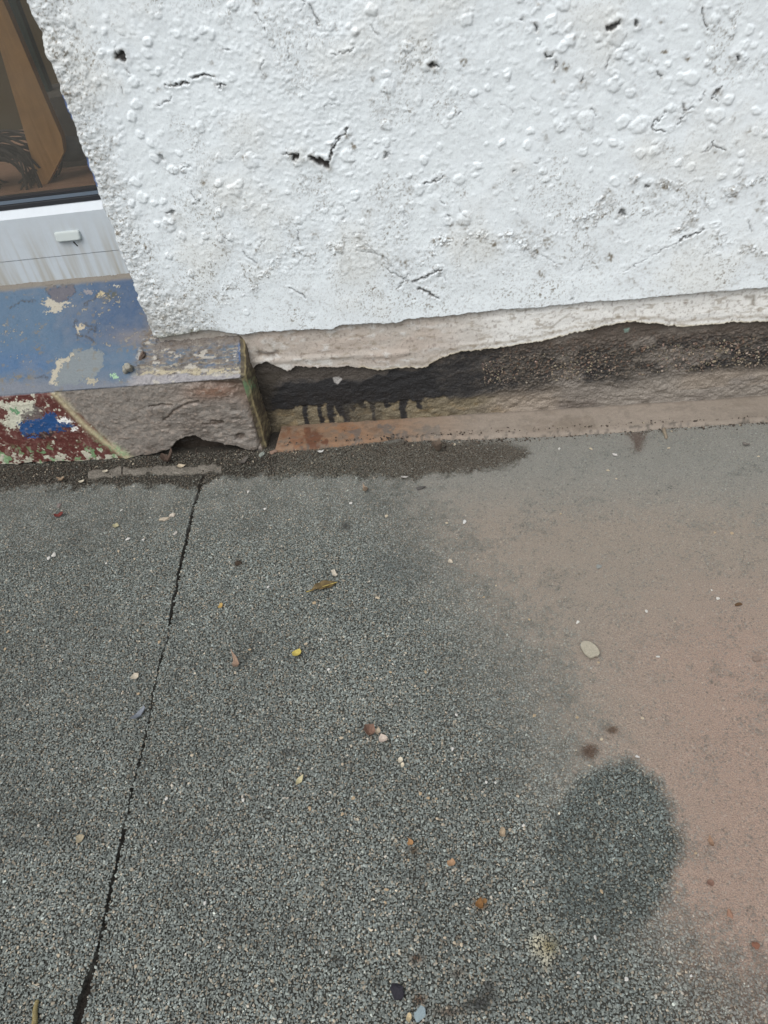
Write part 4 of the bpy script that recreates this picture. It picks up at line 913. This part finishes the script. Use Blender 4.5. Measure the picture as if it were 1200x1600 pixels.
# pale edging stone at the rim of the pavement
m_edge = mat('edging_stone', alb((126, 121, 112), EG), 0.9, grain=(300, .45), bump=(180, .9, .003), vary=.25, vscale=30)
ks = axis([(0, 1, 0.01)])
for (xa, ya, xb, yb, wpx) in [(138, 748, 190, 742, 11), (192, 742, 346, 738, 11)]:
    a, b_ = on_z(xa, ya), on_z(xb, yb); a2, b2 = on_z(xa, ya - wpx), on_z(xb, yb - wpx)
    rows = []
    for t_, zz in ((0, -.006), (0, .0006), (.12, .0014), (.3, .0018), (.6, .002), (.85, .0018), (1, .0008), (1, -.008)):
        rw = []
        for k in ks:
            P0 = a + (b_ - a) * k; P1 = a2 + (b2 - a2) * k
            w_ = P0 + (P1 - P0) * t_
            j = float(fbm(np.array(w_[0]), np.array(t_ * .05), 70, 3, 7)) * .009
            rw.append((w_[0], w_[1] + j * (1 if t_ in (0, 1) else .3), zz + j * .3))
        rows.append(rw)
    eo = grid('edging_strip', np.array(rows), None, m_edge)
    lab = 'short worn stone edging strip at the pavement rim under the red and green paint' if xa < 190 else 'longer pale worn stone edging strip in the gutter, reaching the pavement joint'
    tag(eo, lab, 'edging', 'edging stones between pavement and sill')

# ------------------------------------------------------------------ things lying on the pavement
MM = {}
def cm(c, rough=.8, e=EG):
    k = (tuple(c), rough)
    if k not in MM: MM[k] = mat('fragment_' + '_'.join(map(str, c)), alb(c, e), rough, grain=(450, .22), bump=(500, .6, .001))
    return MM[k]
def gpx(x, y, z=.0012): return on_z(x, y, z)
def px2m(x, y):                               # metres across one photograph pixel at a ground spot
    return float(np.linalg.norm(gpx(x + 1, y) - gpx(x, y)))
def lay(name, x, y, w_, h_, c, label, cat, seed, roll=0.0, curl=.6, thick=.0006, group=None, j=.2, z=.0016, rough=.8, n_=9, pinch=0.0):
    s = px2m(x, y); c = tuple(int(q_ * .8 + np.mean(c) * .2) for q_ in c); j = j + .1
    o = flake(name, blob(w_ * s / 2, h_ * s / 2 * 1.25, n_, j, seed, pinch), 0, thick, cm(c, rough), curl=curl + .5, place=gpx(x, y, z + .0006), roll=roll, smooth=False)
    o.rotation_euler = (random.uniform(-.2, .2), random.uniform(-.2, .2), roll)
    tag(o, label, cat, group); return o
def stone(name, x, y, w_, h_, c, label, cat, seed, rotz=0.0, flat=.5, group=None, rough=.8, jag=.15, z=.002):
    s = px2m(x, y)
    o = rock(name, gpx(x, y, z), (w_ * s / 2, h_ * s / 2 * 1.25, max(w_, h_) * s / 2 * flat), (random.uniform(-.15, .15), random.uniform(-.15, .15), rotz), cm(tuple(int(q_ * .85 + np.mean(c) * .15) for q_ in c), rough), seed, None, 2, .8, jag + .12)
    o.data.polygons.foreach_set('use_smooth', [False] * len(o.data.polygons))
    tag(o, label, cat, group); return o
# the curled olive leaf, folded along its midrib
s = px2m(505, 915); c0 = gpx(505, 917, .003)
lf_ = empty('curled_leaf', c0); tag(lf_, 'curled olive brown dead leaf lying near the middle of the asphalt', 'leaf')
n_ = 13; rows = []
for i in range(n_):
    u = i / (n_ - 1); L = (u - .5) * 42 * s
    w_ = 8.5 * s * (math.sin(math.pi * (u ** 1.25)) ** .8 * 1.0 + .06)
    rw = []
    for k in range(7):
        a = (k / 6 - .5) * 2
        rw.append((L, a * w_ * .75, abs(a) ** 1.5 * w_ * .9 * (.8 if a > 0 else .35) + .002 * math.sin(u * 6) + .0012 * math.sin(u * 19 + a * 3)))
    rows.append(rw)
ang = math.atan2(*(gpx(528, 906) - gpx(484, 920))[[1, 0]])
def rotz(P, a, c): 
    P = np.array(P); ca, sa = math.cos(a), math.sin(a)
    return np.stack([P[..., 0] * ca - P[..., 1] * sa + c[0], P[..., 0] * sa + P[..., 1] * ca + c[1], P[..., 2] + c[2]], -1)
bl_ = grid('blade', rotz(rows, ang, c0), None, mat('olive_leaf', alb((106, 90, 58), EG), .55, vary=.5, vscale=90, bump=(300, .6, .001)), lf_)
sd_ = bl_.modifiers.new('thick', 'SOLIDIFY'); sd_.thickness = .0006
st_ = rotz([[(L * s, (.8 + .4 * math.sin(L)) * s * ca, .0012 + .0006 * sb) for ca, sb in ((-1, 0), (0, 1), (1, 0), (0, -1), (-1, 0))] for L in np.linspace(-27, 22, 14)], ang, c0)
grid('midrib', st_, None, cm((186, 168, 96)), lf_)
lay('paint_flake', 523, 898, 9, 10, (206, 196, 176), 'small cream paint flake just above the curled olive leaf', 'paint flake', 1, .6, j=.35, n_=6)
lay('yellow_leaf', 464, 1022, 13, 12, (206, 186, 84), 'tiny round bright yellow leaf on the asphalt', 'leaf', 2, .3, j=.1)
lay('dried_leaf', 578, 1146, 20, 15, (150, 116, 98), 'crumpled pinkish brown dry leaf touching a pale flake', 'leaf', 3, .5, curl=2.5, j=.25)
lay('leaf_fragment', 592, 1143, 11, 9, (196, 178, 152), 'small buff leaf piece between the crumpled leaf and the pale flake', 'leaf', 43, .9, curl=1.5, j=.3, z=.003)
lay('pale_flake', 599, 1156, 19, 15, (206, 188, 172), 'broad pale pinkish flake beside the crumpled brown leaf', 'paint flake', 4, .2, j=.22, n_=7, z=.0028)
lay('cream_flake', 626, 1189, 7, 8, (216, 204, 178), 'cream flake, upper half of a broken pair below the crumpled leaf', 'paint flake', 5, j=.3, n_=7)
lay('cream_flake', 628, 1196, 6, 7, (212, 198, 170), 'cream flake, lower half of a broken pair below the crumpled leaf', 'paint flake', 6, j=.3, n_=7)
lay('seed_husk', 468, 1220, 9, 15, (196, 186, 140), 'pointed oval straw coloured husk lying tilted on the asphalt', 'husk', 7, -.5, j=.08, pinch=.3)
fo = [(-13, 11), (-14, 4), (-9, -7), (-2, -13), (4, -12), (6, -10), (11, -10), (14, -6), (13, 1), (8, 8), (1, 13), (-8, 14)]
s_ = px2m(922, 1017)
o = flake('flat_stone', [(a_ * s_, b_ * s_ * 1.25) for a_, b_ in fo], 0, .0030, cm((176, 170, 153)), curl=.05, place=gpx(922, 1017, .0032), roll=0.0, smooth=False)
tag(o, 'flat grey oval stone at the edge of the brown silt', 'stone')
lay('orange_flake', 641, 1316, 10, 8, (176, 128, 78), 'small tan orange flake just above a dark brown spot', 'flake', 9)
lay('orange_flake', 706, 1349, 12, 11, (178, 138, 100), 'peach orange flake right of the middle of the asphalt', 'flake', 10, j=.28)
lay('rusty_leaf', 749, 1414, 13, 11, (140, 96, 48), 'ragged rusty orange leaf fragment on the asphalt', 'leaf', 11, j=.4, curl=1.2)
lay('rusty_leaf', 757, 1408, 9, 5, (146, 104, 56), 'narrow tip of the ragged rusty orange leaf fragment', 'leaf', 12, .4, j=.3)
lay('curled_flake', 784, 1304, 11, 11, (180, 160, 130), 'curled tan flake beside the dark round patch', 'flake', 13, curl=3, j=.2)
stone('dark_stone', 621, 1549, 20, 17, (46, 44, 54), 'smooth purplish black stone near the bottom of the picture', 'stone', 14, -.6, .5, rough=.5, jag=.1)
gs = stone('glass_shard', 656, 1584, 14, 15, (150, 170, 176), 'clear bluish glass shard below the purplish black stone', 'glass', 15, .2, .35, rough=.15, jag=.2)
lay('tan_flake', 639, 1591, 9, 12, (206, 184, 138), 'buff flake left of the glass shard', 'flake', 16, j=.3)
lay('peach_leaf', 371, 1041, 9, 14, (176, 146, 122), 'small peach coloured curled leaf piece on the asphalt', 'leaf', 17, .3, curl=2.5, j=.2)
lay('slate_sliver', 217, 1118, 11, 24, (134, 142, 154), 'blue grey slate sliver lying beside the joint line', 'slate', 18, -.35, curl=0, thick=.0015, j=.15, n_=8)
lay('cream_flake', 211, 1058, 10, 9, (198, 186, 164), 'cream flake above the slate sliver', 'paint flake', 19, j=.3)
lay('cream_flake', 125, 1311, 12, 8, (164, 152, 122), 'dull buff flake on the asphalt left of the joint line', 'paint flake', 20, .6, j=.25)
lay('yellow_crumb', 345, 947, 7, 7, (196, 160, 84), 'mustard yellow crumb right of the joint line', 'crumb', 21)
stone('brown_crumb', 372, 880, 9, 8, (72, 58, 46), 'dark brown soil crumb right of the joint line', 'crumb', 22, 0, .6)
lay('red_chip', 92, 806, 13, 6, (126, 52, 46), 'dark red paint chip at the left side of the pavement', 'paint chip', 23, j=.3)
stone('pinkish_pebble', 92, 790, 8, 7, (140, 128, 122), 'grey pink pebble above the dark red paint chip', 'pebble', 24)
stone('white_pebble', 84, 867, 8, 6, (216, 214, 206), 'bright white pebble below the dark red paint chip', 'pebble', 25)
stone('cream_pebble', 257, 811, 12, 7, (196, 182, 160), 'cream oval pebble, lower left of three left of the joint', 'pebble', 26, .3)
stone('cream_pebble', 269, 805, 12, 7, (206, 194, 176), 'cream oval pebble, upper one of three left of the joint', 'pebble', 27, -.1)
stone('cream_pebble', 274, 833, 8, 6, (196, 190, 180), 'small pale pebble, lowest of three left of the joint', 'pebble', 28, .5)
lay('olive_flake', 181, 822, 10, 6, (176, 170, 130), 'pale olive flake between the red chip and the cream pebbles', 'paint flake', 29, j=.3)
lay('tan_flake', 571, 767, 10, 11, (184, 158, 132), 'tan flake below the dark wet patch by the wall', 'flake', 30, j=.3, curl=2)
stone('white_chip', 726, 815, 6, 6, (220, 220, 216), 'bright white chip on the grey dusty asphalt', 'chip', 31)
lay('cream_flake', 704, 878, 8, 7, (206, 192, 170), 'cream flake at the left edge of the silt', 'paint flake', 32)
stone('brown_crumb', 1154, 944, 10, 7, (110, 80, 52), 'rust brown crumb on the silt at the right side', 'crumb', 33, 0, .6)
stone('silty_pebble', 1183, 1029, 11, 9, (150, 130, 116), 'silt coated pebble at the right edge of the pavement', 'pebble', 34)
stone('grey_pebble', 936, 885, 8, 7, (142, 146, 142), 'blue grey pebble on the silt above the flat oval stone', 'pebble', 35)
stone('rust_pebble', 1140, 1428, 11, 11, (172, 128, 104), 'orange brown pebble on the silt right of the dark round patch', 'pebble', 36)
stone('rust_pebble', 1181, 1477, 10, 10, (150, 100, 78), 'rust red pebble at the right edge, lowest of the reddish ones', 'pebble', 37)
lay('brown_flake', 1111, 1317, 8, 16, (160, 124, 96), 'narrow upright brown flake right of the dark round patch', 'flake', 38, .1, j=.15)
lay('brown_flake', 1111, 1380, 13, 10, (134, 98, 82), 'dull red brown flake below the narrow brown flake', 'flake', 39, j=.35)
stone('white_chip', 996, 1182, 8, 4, (226, 224, 220), 'bright white sliver just above the dark round patch', 'chip', 40, -.2)
stone('white_chip', 1028, 1026, 7, 3, (220, 220, 214), 'bright white sliver on the silt right of the flat oval stone', 'chip', 41)
lay('slate_fragment', 898, 1207, 9, 7, (150, 140, 126), 'pale chip at the upper left rim of the dark round patch', 'chip', 42)
stone('clear_bead', 409, 710, 11, 12, (150, 158, 150), 'round clear glassy bead at the corner of the sill end', 'bead', 44, 0, .5, rough=.2, jag=.03, z=.003)
lay('brown_leaf', 263, 721, 28, 13, (112, 92, 80), 'broad brown dead leaf in the gutter below the broken stone', 'leaf', 45, .2, curl=1.5, j=.3, z=.002)
lay('cream_flake', 283, 729, 12, 5, (200, 184, 156), 'cream sliver beside the brown gutter leaf', 'paint flake', 46, .1)
lay('cream_flake', 128, 753, 10, 5, (200, 190, 166), 'cream flake at the left end of the edging stones', 'paint flake', 47)
lay('tan_flake', 97, 750, 12, 7, (164, 140, 112), 'tan flake in the gutter under the blue paint patch', 'flake', 48, j=.35)
lay('cream_flake', 165, 737, 9, 5, (206, 196, 170), 'cream flake on top of the stone edging strip', 'paint flake', 49, .9, z=.006)
lay('grey_flake', 379, 722, 8, 18, (104, 98, 90), 'long grey bark flake standing tilted in the gutter', 'flake', 50, -.5, curl=0)
stone('brown_pebble', 397, 699, 14, 10, (104, 96, 86), 'grey brown pebble tucked against the foot of the sill end', 'pebble', 51, 0, .6, z=.004)
stone('tan_pebble', 427, 706, 9, 9, (150, 122, 104), 'pinkish brown pebble where the orange ledge begins', 'pebble', 52, z=.003)
lay('leaf_crumb', 686, 704, 13, 11, (134, 116, 100), 'twisted brown leaf crumb on the wet patch by the ledge', 'leaf', 53, .4, curl=3, j=.3, z=.002)
stone('grey_crumb', 657, 762, 14, 6, (96, 94, 90), 'flat dark grey crumb below the wet patch', 'crumb', 54, 0, .4)
lay('white_fleck', 502, 706, 9, 4, (206, 206, 200), 'white sliver on the wet ground below the rust stain', 'paint flake', 55)
lay('pale_flake', 632, 746, 9, 4, (190, 186, 178), 'pale sliver at the lower rim of the wet patch', 'paint flake', 56)
lay('white_fleck', 961, 711, 8, 5, (214, 210, 204), 'white oval fleck on the pavement left of the small brown stain', 'paint flake', 57)
lay('brown_crumb_leaf', 1165, 695, 12, 7, (118, 112, 104), 'grey brown scrap near the right end of the ledge', 'scrap', 58, j=.3)
# little stick leaning at the ledge, and the grooved twig at the bottom left
def stick(name, a, b_, r0, r1, m, label, cat, ringed=False):
    a, b_ = np.array(a), np.array(b_); d = b_ - a; L = np.linalg.norm(d); d = d / L
    s1 = np.cross(d, [0, 0, 1]); s1 /= np.linalg.norm(s1); s2 = np.cross(s1, d)
    rows = []; n_ = 40 if ringed else 8
    for i in range(n_):
        u = i / (n_ - 1); r = r0 + (r1 - r0) * u
        if ringed: r *= 1.0 + .28 * (i % 3 == 0)
        if i in (0, n_ - 1): r *= .3
        c = a + d * L * u + s1 * .0008 * math.sin(u * 7)
        rows.append([c + (s1 * math.cos(q_) + s2 * math.sin(q_)) * r for q_ in np.linspace(0, 2 * math.pi, 9)])
    o = grid(name, np.array(rows), None, m); tag(o, label, cat); return o
stick('short_stick', gpx(1041, 686, .003), on_y(1037, 668, 0.036), .0032, .0045, cm((150, 138, 120)), 'short pale stub of wood leaning at the ledge beside the small brown stain', 'stick')
stick('ringed_twig', gpx(52, 1606, .003), gpx(58, 1562, .003), .0034, .0022, cm((150, 138, 96)), 'thin ringed straw coloured twig at the bottom left corner', 'twig', True)
# scattered tiny flecks
fm_ = [cm((222, 220, 214)), cm((206, 192, 168)), cm((190, 170, 140))]
protos = []
for k in range(5):
    me = rock_mesh('fleck', 300 + k, 1, .6, .25); protos.append(me)
fl = [(190, 797), (200, 842), (224, 843), (76, 872), (166, 880), (185, 861), (210, 873), (120, 956), (215, 985), (172, 1001), (249, 1003), (216, 1084), (8, 1014), (12, 987), (390, 1015), (388, 768), (414, 795), (419, 917), (502, 999), (513, 1046), (478, 1006), (546, 1143), (533, 1153), (535, 1194), (466, 1201), (484, 1263), (552, 1247), (535, 1272), (604, 1390), (602, 1410), (630, 1412), (641, 1422), (515, 1424), (477, 1436), (510, 1488), (710, 1473), (721, 1476), (743, 1467), (695, 1465), (683, 1279), (682, 1248), (657, 1240), (669, 1247), (638, 1344), (580, 1140), (707, 1170), (713, 1117), (760, 1222), (774, 1223), (818, 1290), (819, 1292), (809, 1244), (921, 1196), (940, 1155), (1004, 1122), (902, 1121), (835, 1118), (1058, 1394), (940, 1393), (1087, 1333), (904, 1520), (979, 1530), (1080, 1525), (930, 1465), (874, 701), (923, 701), (950, 735), (963, 748), (1045, 700), (1185, 713), (1117, 832), (1144, 833), (876, 803), (827, 968), (935, 1035), (903, 972), (1122, 935), (1112, 922), (1010, 955), (548, 786), (452, 812), (604, 806), (698, 817), (590, 934), (775, 915), (756, 933), (491, 942), (609, 1032), (665, 1050), (610, 1050), (120, 1200), (260, 1248), (380, 1250), (243, 1315), (320, 1411), (28, 1480), (91, 1493), (212, 1510), (430, 1545), (300, 1180)]
for i, (x, y) in enumerate(fl):
    s = px2m(x, y)
    me = protos[i % 5].copy() if i < 15 else None
    if me is None: me = bpy.data.objects[fleck_names[i % 15]].data
    o = bpy.data.objects.new('fleck', me); col.objects.link(o)
    if i < 15:
        me.materials.append(fm_[i // 5]); fleck_names = (fleck_names + [o.name]) if i else [o.name]
    r_ = random.uniform(2.0, 3.4) * s
    o.location = gpx(x, y, .0018); o.scale = (r_ * random.uniform(.7, 1.3), r_, r_ * .5); o.rotation_euler = (0, 0, random.uniform(0, 3))
    cn = ('white', 'cream', 'tan')[(i if i < 15 else i % 15) // 5]
    jx = np.interp(y, [p_[1] for p_ in JOINT], [p_[0] for p_ in JOINT])
    sd2 = 'left of the long joint line' if x < jx else ('on the brown silt' if x > np.interp(y, [660, 850, 1050, 1300, 1600], [600, 735, 850, 960, 1200]) else 'on the grey asphalt right of the joint')
    tag(o, 'tiny %s speck lying %s' % (cn, sd2), 'speck', '%s specks %s' % (cn, sd2))
